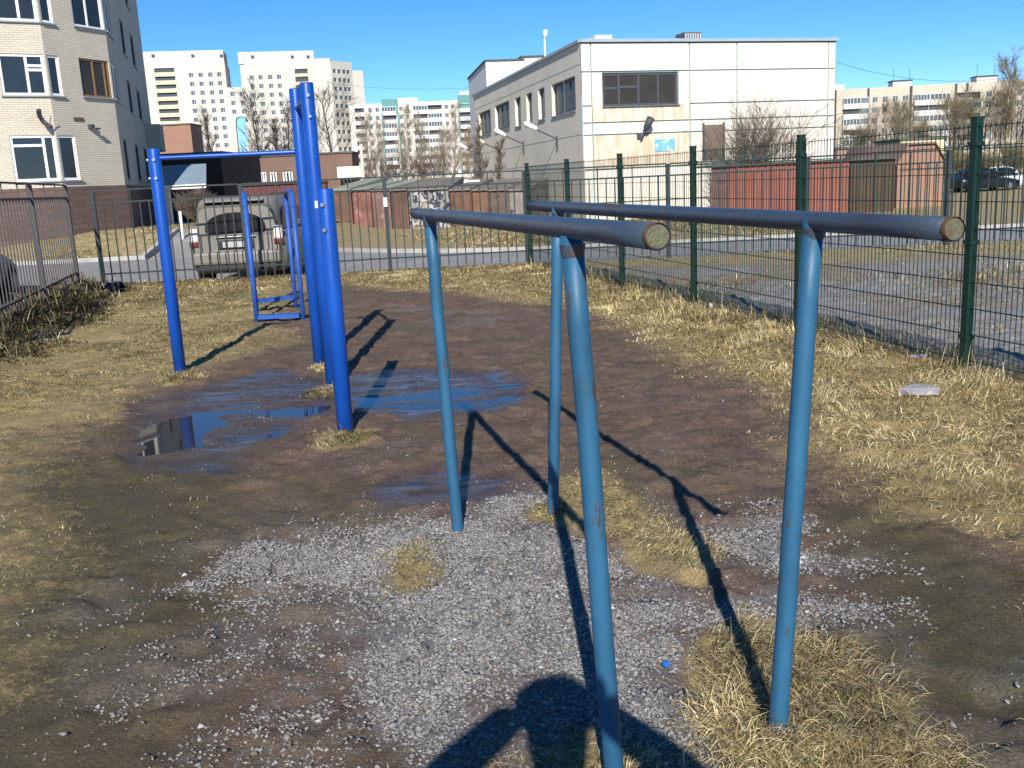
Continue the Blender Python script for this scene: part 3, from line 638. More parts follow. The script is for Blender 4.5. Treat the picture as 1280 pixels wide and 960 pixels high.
# low blue dip bars by the far fence
dip = thing('dip_bars', 'small blue steel dip bars with ground steps before the parked car', 'dip bars', (-2.9, 12.6, 0))
q1, q2 = (-3.22, 12.21), (-2.62, 12.18)
q3, q4 = (-3.47, 13.20), gnd(370, 384)
for q in (q1, q2, q3, q4): MB().tube([(q[0], q[1], -.2), (q[0], q[1], 1.56)], .030, 16).build('post', swing_blue, dip)
for a, b in ((q1, q3), (q2, q4)):
    A = Vector((*a, 1.575)); B = Vector((*b, 1.575)); m_ = (A + B) / 2 + Vector((0, 0, .035))
    MB().tube([A - Vector((0, 0, .02)), A + (B - A) * .2 + Vector((0, 0, .03)), m_, A + (B - A) * .8 + Vector((0, 0, .03)), B - Vector((0, 0, .02))], .030, 12).build('rail', swing_blue, dip)
for a, b, z in ((q1, q2, .06), (q3, q4, .15)):
    A = Vector((*a, z)); B = Vector((*b, z)); c = (A + B) / 2; rz = math.atan2(B.y - A.y, B.x - A.x)
    boxo('step', swing_blue, dip, c, ((B - A).length - .07, .12, .05), rz)

# ================================================================== FENCES
green = mat('green_coating', (.004, .026, .017), .40, .15, 6, spec=.45)
gf = thing('mesh_fence', 'dark green welded wire mesh fence on square posts at the right', 'fence', (2.0, 13, 0))
GD = Vector((.47 - 3.5, 18.5 - 7.25, 0)); GL = GD.length / 5; GD.normalize(); G6 = Vector((3.5, 7.25, 0))
gpost = [G6 + GD * GL * k for k in range(-2, 6)]
GH = 1.90
def mesh_panel():
    mb = MB(); L = GL - .07
    nv = int(L / .05); 
    def wire(a, b, r):
        mb.tube([a, b], r, 4, cap=False, smooth=False)
    for i in range(nv + 1):
        x = .035 + i * L / nv; wire((x, 0, .10), (x, 0, GH - .04), .0034)
    for j in range(10):
        z = .10 + j * .2
        for yy in (-.006, .006): wire((.03, yy, min(z, GH - .06)), (L + .04, yy, min(z, GH - .06)), .0044)
    return mb.mesh('mesh_panel', green)
pm = mesh_panel(); ga = math.atan2(GD.y, GD.x)
for k, p in enumerate(gpost):
    z = T(p.x, p.y)
    o = boxo('post', green, gf, (p.x, p.y, z + GH / 2 - .15), (.062, .062, GH + .3), ga)
    boxo('post_cap', green, o, (p.x, p.y, z + GH + .006), (.068, .068, .014), ga)
    for zz in (.28, 1.0, 1.72): boxo('clamp', green, o, (p.x - .0, p.y - .0, z + zz), (.088, .078, .032), ga)
    if k < len(gpost) - 1:
        link('mesh_panel', pm, gf, Matrix.Translation((p.x, p.y, z)) @ Matrix.Rotation(ga, 4, 'Z'))

def picket_fence(name, label, a, b, posts, step, m, H=1.78, H2=1.56, tall=4, loc=None, pr=.0105, post_w=.07, base=None, zf=None, postH=None):
    A = Vector((*a, 0)); B = Vector((*b, 0)); d = (B - A); L = d.length; d.normalize(); rz = math.atan2(d.y, d.x)
    f = thing(name, label, 'fence', (A + B) / 2)
    zf = zf or (lambda p: T(p.x, p.y))
    for i in range(posts):
        p = A + d * L * i / (posts - 1); z = zf(p)
        po = boxo('post', m, f, (p.x, p.y, z + (postH or H) / 2 - .1), (post_w, post_w, (postH or H) + .2), rz)
    n = int(L / step)
    for i in range(1, n):
        p = A + d * (i * step); z = zf(p); h = H if i % tall == 0 else H2
        boxo('picket', m, f, (p.x, p.y, z + .06 + (h - .06) / 2), (pr * 2, pr * 2, h - .06), rz)
    for i in range(posts - 1):
        p = A + d * L * i / (posts - 1); q = A + d * L * (i + 1) / (posts - 1)
        for h, hh in ((H, .028), (H2, .03), (.26, .03)):
            z = zf((p + q) / 2); c = (p + q) / 2
            boxo('rail', m, f, (c.x, c.y, z + h), (L / (posts - 1) - post_w - .002, .026, hh), rz)
    return f
pick = mat('picket_paint', (.020, .030, .034), .5, .25, 6)
oldp = mat('old_picket_paint', (.055, .053, .057), .65, .3, 8, col2=(.062, .056, .055))
zb = lambda p: T(p.x, 18.4)
picket_fence('picket_fence', 'dark steel picket fence across the far end of the playground', (-7.5, 17.95), (.42, 18.75), 4, .165, pick, zf=zb)
picket_fence('picket_fence', 'dark picket fence continuing behind the green mesh fence', (.50, 18.76), (13.8, 18.5), 6, .165, pick, zf=zb)
boxo('notice', mat('white_sticker', (.8, .8, .78), .6, .05), None, (-2.22, 18.436, 1.32), (.07, .012, .17), .09)
tag(bpy.data.objects['notice'], 'small white notice fixed to the picket fence post', 'notice')
lf = picket_fence('picket_fence', 'weathered brown grey picket fence at the left edge above the weedy bank', (-7.80, 17.55), (-5.5, 8.8), 4, .19, oldp, H=1.82, H2=1.60, tall=5, pr=.008, post_w=.075, zf=lambda p: .08)

# ================================================================== PHOTOGRAPHER (behind the camera, seen by shadow)
per = thing('person', 'photographer in dark coat holding up a phone, seen as a shadow', 'person', (.03, -.3, 0))
def skin_body(name, verts, edges, radii, m, par, sub=2, root=0):
    me = bpy.data.meshes.new(name); me.from_pydata(verts, edges, []); me.materials.append(m)
    o = link(name, me, par); sk = o.modifiers.new('skin', 'SKIN'); sk.use_smooth_shade = True
    for i, r in enumerate(radii): me.skin_vertices[0].data[i].radius = r if isinstance(r, tuple) else (r, r)
    me.skin_vertices[0].data[root].use_root = True
    s = o.modifiers.new('sub', 'SUBSURF'); s.levels = sub; s.render_levels = sub
    return o
cx = .04
V = [(cx, -.32, 1.02), (cx, -.32, 1.22), (cx, -.31, 1.45), (cx, -.30, 1.60), (cx, -.285, 1.70), (cx, -.25, 1.80), (cx, -.25, 1.90),
     (cx - .20, -.31, 1.60), (cx - .41, -.14, 1.47), (cx - .27, -.08, 1.60), (cx - .11, -.05, 1.73),
     (cx + .20, -.31, 1.60), (cx + .41, -.14, 1.47), (cx + .27, -.08, 1.60), (cx + .11, -.05, 1.73),
     (cx - .11, -.32, .95), (cx - .13, -.29, .52), (cx - .14, -.33, .09), (cx - .16, -.20, .045),
     (cx + .11, -.32, .95), (cx + .13, -.31, .52), (cx + .14, -.34, .09), (cx + .16, -.21, .045)]
Ed = [(0, 1), (1, 2), (2, 3), (3, 4), (4, 5), (5, 6), (2, 7), (7, 8), (8, 9), (9, 10), (2, 11), (11, 12), (12, 13), (13, 14), (0, 15), (15, 16), (16, 17), (17, 18), (0, 19), (19, 20), (20, 21), (21, 22)]
Rd = [(.17, .13), (.17, .12), (.17, .12), (.085, .08), (.085, .085), (.115, .125), (.09, .095), .10, .078, .066, .058, .10, .078, .066, .058, .10, .075, .055, .045, .10, .075, .055, .045]
coat = mat('dark_coat', (.03, .032, .04), .9, .3, 20)
skin_m = mat('skin', (.45, .28, .2), .6, .1, 20)
skin_body('body', V, Ed, Rd, coat, per)
mb = MB(); mb.tube([(cx, -.25, 1.83), (cx, -.25, 1.89), (cx, -.25, 1.925), (cx, -.25, 1.94)], [.13, .132, .10, .03], 16); mb.build('knit_hat', coat, per)
for sg in (-1, 1):
    hx = cx + sg * .085
    fv = [(hx, -.03, 1.70)]; fe = []; fr = [.032]
    for q, (dx, dz, l) in enumerate(((.0, .045, .05), (-.008, .03, .055), (-.012, .012, .05), (-.014, -.008, .042), (-.03, -.03, .035))):
        a = len(fv); fv += [(hx + sg * dx, -.045 + .004 * q, 1.70 + dz), (hx + sg * (dx - l * .55), -.050, 1.705 + dz * 1.25), (hx + sg * (dx - l), -.052, 1.705 + dz * 1.2)]
        fe += [(0, a), (a, a + 1), (a + 1, a + 2)]; fr += [.012, .0095, .008]
    skin_body('hand', fv, fe, fr, skin_m, per, 1)
pho = thing('phone', 'black phone held up by the photographer, outside the picture', 'phone', (0.0, -.03, 1.62))
mb = MB().box((0.01, -.026, 1.66), (.115, .012, .10)); mb.build('case', mat('phone_black', (.02, .02, .02), .3, .1), pho, .004)
mb = MB().tube([(0, -.019, 1.62), (0, -.015, 1.62)], .009, 16); mb.build('lens', glass('lens_glass'), pho)

# ================================================================== VEHICLES
tyre = mat('tyre', (.018, .018, .018), .85, .3, 30); rim_m = mat('rim', (.3, .3, .31), .4, .1, 20, metal=.8)
red_l = mat('tail_red', (.11, .022, .022), .4, .1); white_l = mat('lamp_clear', (.65, .62, .58), .15, .1)
cglass = glass('car_glass', (.012, .014, .016), .05, .7); blackp = mat('black_plastic', (.02, .02, .021), .6, .2)
plate_m = mat('plate', (.38, .38, .36), .5, .05)
def loft(mb, secs, prof, smooth=True, mi=0):
    """secs: list of (y, dict) ; prof(sec) -> half profile points (x>=0, z) bottom to top"""
    rings = []
    for s in secs:
        h = prof(s); ring = [(x, s[0], z) for x, z in h] + [(-x, s[0], z) for x, z in reversed(h)]
        rings.append(ring)
    n = len(rings[0]); i0 = len(mb.v)
    for r in rings: mb.v += r
    for a in range(len(rings) - 1):
        for j in range(n):
            mb.f.append((i0 + a * n + j, i0 + a * n + (j + 1) % n, i0 + (a + 1) * n + (j + 1) % n, i0 + (a + 1) * n + j)); mb.m.append(mi); mb.sm.append(smooth)
    mb.f.append(tuple(i0 + j for j in range(n))); mb.m.append(mi); mb.sm.append(False)
    mb.f.append(tuple(i0 + (len(rings) - 1) * n + j for j in reversed(range(n)))); mb.m.append(mi); mb.sm.append(False)
def xform(mb, M): mb.v = [tuple(M @ Vector(p)) for p in mb.v]
def wheel(par, M, x, y, r, wd):
    sg = 1 if x > 0 else -1
    mb = MB(); mb.tube([(x - wd / 2, y, r), (x - wd * .38, y, r), (x + wd * .38, y, r), (x + wd / 2, y, r)], [r * .9, r, r, r * .9], 20); xform(mb, M); o = mb.build('wheel', tyre, par)
    mb = MB(); mb.tube([(x + sg * wd * .45, y, r), (x + sg * (wd / 2 + .012), y, r)], [r * .62, r * .58], 12); xform(mb, M); mb.build('rim', rim_m, o)
def car(name, label, loc, rz, paint, L=4.3, W=1.75, H=1.45, belt=.86, gc=.2, suv=False, group=None, detail=True):
    par = thing(name, label, 'car', loc, group); M = Matrix.Translation(loc) @ Matrix.Rotation(rz, 4, 'Z')
    hw = W / 2; r = .36 if suv else .31
    def pb(s):
        y, k, zt, zb_ = s; w_ = hw * k
        return [(w_ * .86, zb_), (w_ * .97, zb_ + .10), (w_, zb_ + .32), (w_ * .995, zt - .18), (w_ * .95, zt - .04), (w_ * .86, zt)]
    if suv: S = [(0, .86, belt - .06, .34), (.05, .95, belt, .30), (.35, 1.0, belt + .02, .27), (1.2, 1, belt + .01, gc), (2.6, 1, belt, gc), (3.2, .99, belt - .01, gc), (3.9, .97, belt - .05, .25), (4.4, .92, belt - .14, .28), (L, .78, belt - .26, .34)]
    else: S = [(0, .82, belt - .12, .34), (.06, .93, belt - .02, .28), (.5, .99, belt, gc), (1.4, 1, belt, gc), (2.5, 1, belt - .02, gc), (3.2, .98, belt - .06, gc), (L - .3, .93, belt - .2, .25), (L, .76, belt - .30, .32)]
    mb = MB(); loft(mb, S, pb); xform(mb, M); body = mb.build('body', paint, par)
    # glasshouse: dark glass with painted roof and pillars
    def pc(s):
        y, k, zt, kt = s; return [(hw * k * .92, belt - .03), (hw * (k * .35 + kt * .65), belt + (zt - belt) * .62), (hw * kt, zt - .045), (hw * kt * .86, zt)]
    if suv: G = [(.05, .90, H - .20, .70), (.16, .93, H - .07, .73), (.34, .95, H - .01, .75), (1.3, .96, H, .76), (2.2, .96, H - .02, .75), (2.75, .95, H - .10, .72), (3.35, .92, belt + .06, .84)]
    else: G = [(.35, .86, belt + .03, .80), (.75, .93, H - .18, .72), (1.2, .95, H - .01, .72), (1.8, .95, H, .72), (2.3, .95, H - .06, .71), (3.1, .92, belt + .02, .82)]
    mb = MB(); loft(mb, G, pc); xform(mb, M); mb.build('cabin' if suv else 'cabin_glass', paint if suv else cglass, par)
    if not suv:
        mb = MB(); loft(mb, [(g[0], g[1], g[2] + .012, g[3]) for g in G[1:-1]], lambda s: [(hw * s[3] * 1.0, s[2] - .05), (hw * s[3] * .95, s[2] - .012), (hw * s[3] * .8, s[2])]); xform(mb, M); mb.build('roof', paint, par)
        for sx in (-1, 1):
            for yy, y2 in ((1.85, 1.85), (.50, .85), (3.0, 2.35)):
                mb = MB(); zt = H - (.07 if y2 == 1.85 else .12); mb.tube([(sx * hw * .89, yy, belt - .02), (sx * hw * .80, (yy + y2) / 2, (belt + zt) / 2 + .04), (sx * hw * .725, y2, zt)], .035, 6); xform(mb, M); mb.build('pillar', paint, par)
    for x in (-1, 1):
        for y in (.82, L - .85): wheel(par, M, x * (hw - .11), y, r, .22)
    return par, M, hw, body
# parked dusty off-road car behind the fence
taupe = mat('dusty_taupe_paint', (.18, .17, .15), .5, .15, 3, spec=.4)
sx_, sy_ = -5.32, 19.25; sz_ = T(sx_, 20.6) + .02
par, M, hw, body = car('parked_car', 'dusty grey brown off-road car parked behind the picket fence, seen from behind', (sx_, sy_, sz_), .03, taupe, 4.66, 1.94, 1.78, 1.08, .26, True)
def ppart(name, m, f, parent=None, bevel=0):
    mb = MB(); f(mb); xform(mb, M); return mb.build(name, m, parent or par, bevel)
def rear_glass(mb):   # arched tailgate glass lying on the leaning tailgate
    pts = []
    for k in range(17):
        t = math.pi * k / 16; x = .60 * math.cos(t) * (1 if True else 1); z = 1.12 + .36 * math.sin(t) ** .7
        pts.append((x, z))
    pts += [(-.55, 1.07), (.55, 1.07)]
    f = lambda z: .055
    a = [(x, f(z) - .022, z) for x, z in pts]; mb.face(a)
    b_ = [(x, f(z) + .06, z) for x, z in pts]
    for k in range(len(a)): mb.face([a[k], b_[k], b_[(k + 1) % len(a)], a[(k + 1) % len(a)]])
ppart('rear_window', cglass, rear_glass)
for sx in (-1, 1):
    lamp = ppart('tail_lamp', white_l, lambda mb: mb.box((sx * .83, .035, 1.06), (.17, .12, .26)), None, .03)
    ppart('red_lens', red_l, lambda mb: mb.box((sx * .835, .03, .885), (.18, .13, .11)), lamp, .02)
    ppart('roof_rail', blackp, lambda mb: mb.tube([(sx * .62, .5, 1.74), (sx * .62, .6, 1.80), (sx * .62, 2.0, 1.80), (sx * .62, 2.1, 1.74)], .018, 6))
    ppart('mirror', taupe, lambda mb: mb.box((sx * 1.03, 3.0, 1.14), (.20, .12, .16)), None, .04)
    ppart('side_window', cglass, lambda mb: mb.prism([(.35, 1.12), (2.9, 1.12), (2.35, 1.52), (.5, 1.55)], 0, .02, M=Matrix(((0, 0, sx, sx * .835), (1, 0, 0, .1), (0, 1, 0, 0), (0, 0, 0, 1))) @ Matrix.Rotation(0, 4, 'X')))
    ppart('mud_flap', blackp, lambda mb: mb.box((sx * .78, .42, .26), (.22, .02, .26)))
ppart('spoiler', taupe, lambda mb: mb.box((0, .12, 1.70), (1.18, .26, .035)), None, .012)
ppart('bumper', taupe, lambda mb: mb.box((0, -.02, .60), (1.72, .24, .26)), None, .06)
ppart('bumper_skirt', blackp, lambda mb: mb.box((0, .02, .41), (1.56, .22, .16)), None, .04)
ppart('plate_recess', blackp, lambda mb: mb.box((0, .0, .86), (.70, .10, .17)), None, .02)
ppart('number_plate', plate_m, lambda mb: mb.box((0, -.053, .86), (.52, .012, .112)))
ppart('tailgate_trim', mat('chrome', (.5, .5, .5), .25, .1, metal=1.0), lambda mb: mb.box((0, -.02, 1.005), (.80, .06, .03)), None, .01)
ppart('exhaust', rim_m, lambda mb: mb.tube([(.5, -.02, .32), (.5, .3, .32)], .035, 10))
darkteal = mat('dark_teal_paint', (.020, .035, .040), .35, .1, 3)
p_ = at(2, 330, 19.5)
car('parked_car', 'dark teal car parked at the left edge behind the weathered picket fence', (-8.26, 12.7, .02), R(14), darkteal, 4.2, 1.72, 1.46, .88)
pg = at(1262, 240, 62)
whitep = mat('silver_white_paint', (.55, .57, .60), .35, .08, 2)
car('parked_car', 'silver white car parked far right beyond the green fence', (pg[0] + 2.2, 64, T(20, 62)), R(62), whitep, 4.3, 1.75, 1.5, .9)
pg = at(1200, 240, 62)
car('parked_car', 'black car with red tail lamp parked far right beside the brick garage', (pg[0], 63, T(20, 62)), R(-80), mat('black_paint', (.012, .014, .018), .3, .1), 4.3, 1.75, 1.5, .9)
# ================================================================== BUILDINGS
def brick_mat(name, c1, c2, mortar, bw=.25, bh=.075, msz=.012):
    m = bpy.data.materials.new(name); n, l, b = nodes(m)
    uv = n.new('ShaderNodeUVMap'); br = n.new('ShaderNodeTexBrick')
    br.inputs['Color1'].default_value = (*c1, 1); br.inputs['Color2'].default_value = (*c2, 1); br.inputs['Mortar'].default_value = (*mortar, 1)
    br.inputs['Scale'].default_value = 1; br.inputs['Brick Width'].default_value = bw; br.inputs['Row Height'].default_value = bh; br.inputs['Mortar Size'].default_value = msz
    no = n.new('ShaderNodeTexNoise'); no.inputs['Scale'].default_value = .8; no.inputs['Detail'].default_value = 8
    l.new(uv.outputs[0], br.inputs['Vector']); l.new(uv.outputs[0], no.inputs['Vector'])
    rp = n.new('ShaderNodeValToRGB'); rp.color_ramp.elements[0].color = (.78, .78, .78, 1); rp.color_ramp.elements[1].color = (1.1, 1.1, 1.1, 1); l.new(no.outputs['Fac'], rp.inputs[0])
    mx = n.new('ShaderNodeMix'); mx.data_type = 'RGBA'; mx.blend_type = 'MULTIPLY'; mx.inputs[0].default_value = 1; l.new(br.outputs['Color'], mx.inputs[6]); l.new(rp.outputs[0], mx.inputs[7])
    l.new(mx.outputs[2], b.inputs['Base Color']); b.inputs['Roughness'].default_value = .85
    bp = n.new('ShaderNodeBump'); bp.inputs['Strength'].default_value = .6; bp.inputs['Distance'].default_value = .01; bp.invert = True; l.new(br.outputs['Fac'], bp.inputs['Height']); l.new(bp.outputs[0], b.inputs['Normal'])
    MATS[name] = m; return m
cream_brick = brick_mat('cream_brick', (.68, .61, .49), (.60, .54, .43), (.44, .40, .34))
stone_brick = brick_mat('plinth_stone', (.165, .105, .088), (.125, .080, .068), (.10, .07, .06), .42, .2, .015)
red_brick = brick_mat('red_brick', (.36, .155, .090), (.30, .125, .075), (.30, .24, .2))
white_pvc = mat('white_frame', (.80, .81, .82), .4, .03, 5); brown_fr = mat('brown_frame', (.22, .14, .07), .6, .2, 10); dark_fr = mat('dark_frame', (.055, .060, .075), .6, .2, 10)
wg = glass('window_glass'); wg2 = glass('window_glass_dim', (.040, .036, .032), .35, .3); tin = mat('tin_sill', (.30, .33, .36), .45, .1, metal=.3)
roofing = mat('roof_felt', (.09, .09, .09), .9, .2)
K = 37 / 33
def zk(z): return CAMZ + (z - CAMZ) * K
BC = at(157, 235, 37); aA, aB, aC = R(31), R(66), R(105)
LB = 2.55 * K; LA, LC = 9.0, 16.0
AB = (BC[0] - LB * math.cos(aB), BC[1] - LB * math.sin(aB))
WA = Wall((AB[0] - LA * math.cos(aA), AB[1] - LA * math.sin(aA)), aA); WB = Wall(AB, aB); WC = Wall(BC, aC)
blk = thing('apartment_building', 'cream brick apartment block with brown stone plinth and faceted corner at the left', 'building', (BC[0], BC[1], 0))
floors = [(zk(2.26), zk(3.63)), (zk(4.80), zk(6.0)), (zk(6.93), zk(8.2)), (zk(9.3), zk(10.6)), (zk(11.7), zk(13.0))]
TOP = 16.0; PL = zk(2.06)
oA, oB, oC = [], [], []
for i, (z0, z1) in enumerate(floors):
    oA.append((LA - 1.30 * K, LA - .06, z0, z1)); oA.append((LA - 5.6, LA - 3.9, z0, z1))
    oB.append((.06, (.72 if i == 0 else .50) * K, z0, z1))
    if i: oB.append((1.28 * K, LB - .06, z0 + .05, z1 + .02)); oC.append((.06, 2.1, z0 + .05, z1 + .02))
    else: oC.append((1.2, 2.4, z0, z1))
    oC.append((5.6, 7.0, z0, z1)); oC.append((9.6, 11.2, z0, z1))
mb = MB(); WA.face(mb, 0, LA, PL, TOP, oA); WB.face(mb, 0, LB, PL, TOP, oB); WC.face(mb, 0, LC, PL, TOP, oC)
mb.build('wall', cream_brick, blk)
mb = MB()
for W_, L_ in ((WA, LA), (WB, LB), (WC, LC)):
    W2 = Wall((W_.o[0] + W_.n[0] * .05, W_.o[1] + W_.n[1] * .05), W_.a); W2.face(mb, -.0, L_ + .02, -.6, PL + .0)
    mb.face([W2.p(0, PL), W2.p(L_ + .02, PL), W_.p(L_, PL), W_.p(0, PL)], 0, uv=[(0, 0), (1, 0), (1, .05), (0, .05)])
mb.build('plinth', stone_brick, blk)
mb = MB(); e1 = WA.p(0, 0); e2 = WC.p(LC, 0); bk = [e1[:2], AB, BC[:2], e2[:2], (e1[0] - 14, e2[1] + 2), (e1[0] - 14, e1[1] + 2)]
mb.prism(bk, TOP - .3, TOP - .02); mb.build('roof', roofing, blk)
mb = MB(); Wb = Wall(e2, math.atan2(2, -20)); Wb.face(mb, 0, 20, -.5, TOP); mb.build('rear_wall', cream_brick, blk)
for i, (z0, z1) in enumerate(floors):
    a = oA[2 * i]; window(WA, blk, *a, white_pvc, wg, mulls=(.60,) if i else (.74,), bars=((1, .62), (1, .72)) if i == 1 else (((0, .78),) if i == 0 else ()), fw=.085, sill=tin)
    window(WA, blk, *oA[2 * i + 1], white_pvc, wg, mulls=(.5,), sill=tin)
    b = [o for o in oB if abs(o[2] - z0) < 1e-6][0]; window(WB, blk, *b, white_pvc, wg, fw=.085, sill=tin)
for i, o in enumerate(o for o in oB if abs(o[0] - 1.28 * K) < 1e-6):
    window(WB, blk, *o, brown_fr if i == 0 else white_pvc, wg2 if i == 0 else wg, mulls=(.46, .84) if i == 0 else (.48,), sill=tin, fw=.07)
for o in oC: window(WC, blk, *o, white_pvc if o[0] < 1 else dark_fr, wg, mulls=(.5,), sill=tin)
u, z = WA.sz(52, 150)
mb = MB(); c0 = Vector(WA.p(u, z, .10))
dn = Vector((1, -.12, .42)).normalized(); q_ = dn.to_track_quat('Z', 'Y').to_matrix()
rings = [(0, 0), (.12, .015), (.24, .05), (.36, .11)]
for (r0, h0), (r1, h1) in zip(rings[:-1], rings[1:]):
    for k in range(20):
        t0, t1 = 2 * math.pi * k / 20, 2 * math.pi * (k + 1) / 20
        mb.face([c0 + q_ @ Vector((r0 * math.cos(t0), r0 * math.sin(t0), h0)), c0 + q_ @ Vector((r1 * math.cos(t0), r1 * math.sin(t0), h1)), c0 + q_ @ Vector((r1 * math.cos(t1), r1 * math.sin(t1), h1)), c0 + q_ @ Vector((r0 * math.cos(t1), r0 * math.sin(t1), h0))], smooth=True)
dish = thing('satellite_dish', 'dark satellite dish fixed beside the lower windows of the cream brick block', 'satellite dish', WA.p(u, z, .02))
do = mb.build('dish', mat('dish_grey', (.10, .09, .095), .5, .15), dish); sm_ = do.modifiers.new('thick', 'SOLIDIFY'); sm_.thickness = .012
cylo('arm', dark_fr, dish, WA.p(u, z, .0), c0, .022, 8); cylo('feed', dark_fr, dish, c0 + q_ @ Vector((0, -.33, .1)), c0 + q_ @ Vector((0, -.02, .38)), .014, 8)
u, z = WB.sz(98, 149); WB.box('vent_grille', mat('vent_red', (.14, .08, .06), .7), blk, u - .22, u + .22, z - .06, z + .06, -.01, .03)
u, z = WB.sz(112, 158); wl = WB.box('wall_lamp', dark_fr, blk, u - .09, u + .09, z - .08, z + .06, -.01, .16); WB.box('lamp_visor', dark_fr, wl, u - .02, u + .22, z - .12, z - .06, .16, .3)
# balcony on the shaded side
WC.box('balcony', cream_brick, blk, 11.6, 13.8, zk(3.6), zk(4.7), -.02, .7)

# entrance canopy and darker low buildings beside it
def simple_building(name, label, px0, px1, pyt, D, depth, m, ang=0.0, zbase=None, openings=(), roof=None, uvb=False):
    a = at(px0, pyt, D); W_ = Wall(a[:2], ang); L = W_.sz(px1, pyt)[0]; zt = a[2]; zb_ = zbase if zbase is not None else T(a[0], D) - .3
    th = thing(name, label, 'building', (a[0] + L / 2, D, max(zb_, -1)))
    mb = MB(); W_.face(mb, 0, L, zb_, zt, openings, .2)
    W_r = Wall(W_.p(L, 0), ang + math.pi / 2); W_r.face(mb, 0, depth, zb_, zt); W_b = Wall(W_r.p(depth, 0), ang + math.pi); W_b.face(mb, 0, L, zb_, zt); W_l = Wall(W_b.p(L, 0), ang - math.pi / 2); W_l.face(mb, 0, depth, zb_, zt)
    mb.build('wall', m, th)
    mb = MB(); mb.prism([W_.p(-.1, 0, .1)[:2], W_.p(L + .1, 0, .1)[:2], W_.p(L + .1, 0, -depth - .1)[:2], W_.p(-.1, 0, -depth - .1)[:2]], zt, zt + .15); mb.build('roof', roof or roofing, th)
    return th, W_, L, zt
shaded_brown = mat('shaded_brown_cladding', (.040, .028, .022), .8, .3, 2)  # brown cladding with the hall's shade put into its colour; fence posts share it
simple_building('brick_annex', 'red brick annex rising behind the entrance canopy, left of the towers', 188, 238, 158, 108, 4, red_brick)
th, W_, L, zt = simple_building('entrance_hall', 'low brown entrance hall, coloured dark for shade, behind the blue canopy', 186, 276, 197, 50, 8, shaded_brown)
for px in (212, 228):
    u, z = W_.sz(px, 250); W_.box('door', mat('dark_blue_door', (.03, .05, .07), .4), th, u - .28, u + .28, T(-14, 50) - .2, z + .9, -.01, .05)
mb = MB(); A = at(190, 234, 42); B = at(258, 234, 42); Z0 = A[2]; Z1 = Z0 + .95; XA = A[0] * 44.6 / 42 + .5; XB = B[0] * 44.6 / 42 + .1
can = thing('entrance_canopy', 'blue grey sloping entrance canopy on white columns beside the brick block', 'canopy', ((A[0] + B[0]) / 2, 43, T(-14, 43)))
mb.face([(A[0], 42, Z0), (B[0], 42, Z0), (XB, 44.6, Z1), (XA, 44.6, Z1)]); mb.face([(XA, 44.6, Z1 - .1), (XB, 44.6, Z1 - .1), (B[0], 42, Z0 - .1), (A[0], 42, Z0 - .1)])
mb.face([(B[0], 42, Z0 - .1), (XB, 44.6, Z1 - .1), (XB, 44.6, Z1), (B[0], 42, Z0)]); mb.face([(XA, 44.6, Z1 - .1), (A[0], 42, Z0 - .1), (A[0], 42, Z0), (XA, 44.6, Z1)])
mb.build('roof', mat('canopy_blue', (.20, .27, .33), .5, .1), can); boxo('fascia', mat('white_wash', (.78, .77, .72), .7, .08), can, ((A[0] + B[0]) / 2, 41.97, Z0 - .05), (B[0] - A[0], .05, .18))
for px in (210, 248):
    p = at(px, 250, 42.3); boxo('column', MATS['white_wash'], can, (p[0], 42.3, (Z0 + T(p[0], 42) - .3) / 2), (.22, .22, Z0 - T(p[0], 42) + .2))
p = at(226, 275, 33)
mb = MB().tube([(p[0], 33, T(p[0], 33) - .2), (p[0], 33, T(p[0], 33) + .95)], .05, 10); mb.build('white_bollard', MATS['white_wash']); tag(bpy.data.objects['white_bollard'], 'short white post standing on the lawn before the entrance', 'post')
maroon = mat('maroon_sheet', (.10, .035, .035), .6, .3, 3)
# low red building with white windows behind the bare trees
D = 82; a = at(275, 196, D); W_ = Wall(a[:2], 0); ops = []
for p0, p1 in ((305, 320), (325, 334), (337, 347), (353, 367), (378, 388), (428, 440)):
    u0, z1 = W_.sz(p0, 214); u1, z0 = W_.sz(p1, 230); ops.append((u0, u1, z0, z1))
low, W_, L, zt = simple_building('low_red_building', 'low orange red building with a row of white windows behind bare trees', 275, 440, 199, D, 4, brick_mat('dull_red_brick', (.21, .11, .08), (.175, .09, .065), (.17, .14, .12)), 0, None, ops)
for o in ops: window(W_, low, *o, white_pvc, wg, mulls=(.33, .66) if o[1] - o[0] > .8 else (.5,), fw=.11, depth=.2)
u0, z1 = W_.sz(424, 209); u1, z0 = W_.sz(455, 221); W_.box('white_awning', MATS['white_wash'], low, u0, u1, z0, z1, .2, 1.2)

# ---------------- garages beyond the lane
def corrugated(mb, W_, u0, u1, z0, z1, pitch=.16, amp=.02, mi=0, out=0.0):
    n = max(2, int((u1 - u0) / (pitch / 4))); pat = [0, 1, 1, 0]
    for k in range(n):
        ua = u0 + (u1 - u0) * k / n; ub = u0 + (u1 - u0) * (k + 1) / n; oa = out + amp * pat[k % 4]; ob = out + amp * pat[(k + 1) % 4]
        mb.face([W_.p(ua, z0, oa), W_.p(ub, z0, ob), W_.p(ub, z1, ob), W_.p(ua, z1, oa)], mi)
gcols = [((.13, .075, .050), 'brown'), ((.20, .09, .075), 'faded red'), ((.17, .10, .085), 'dull rose brown'), ((.115, .065, .048), 'dark brown'), ((.30, .29, .27), 'graffiti covered grey'), ((.13, .07, .045), 'rust brown'), ((.16, .085, .05), 'orange brown'), ((.11, .08, .06), 'dusty brown'), ((.20, .17, .15), 'pale grey brown')]
gpx = [413, 440, 464, 488, 510, 562, 590, 612, 636, 664]
graf = bpy.data.materials.new('graffiti'); n_, l_, b_ = nodes(graf)
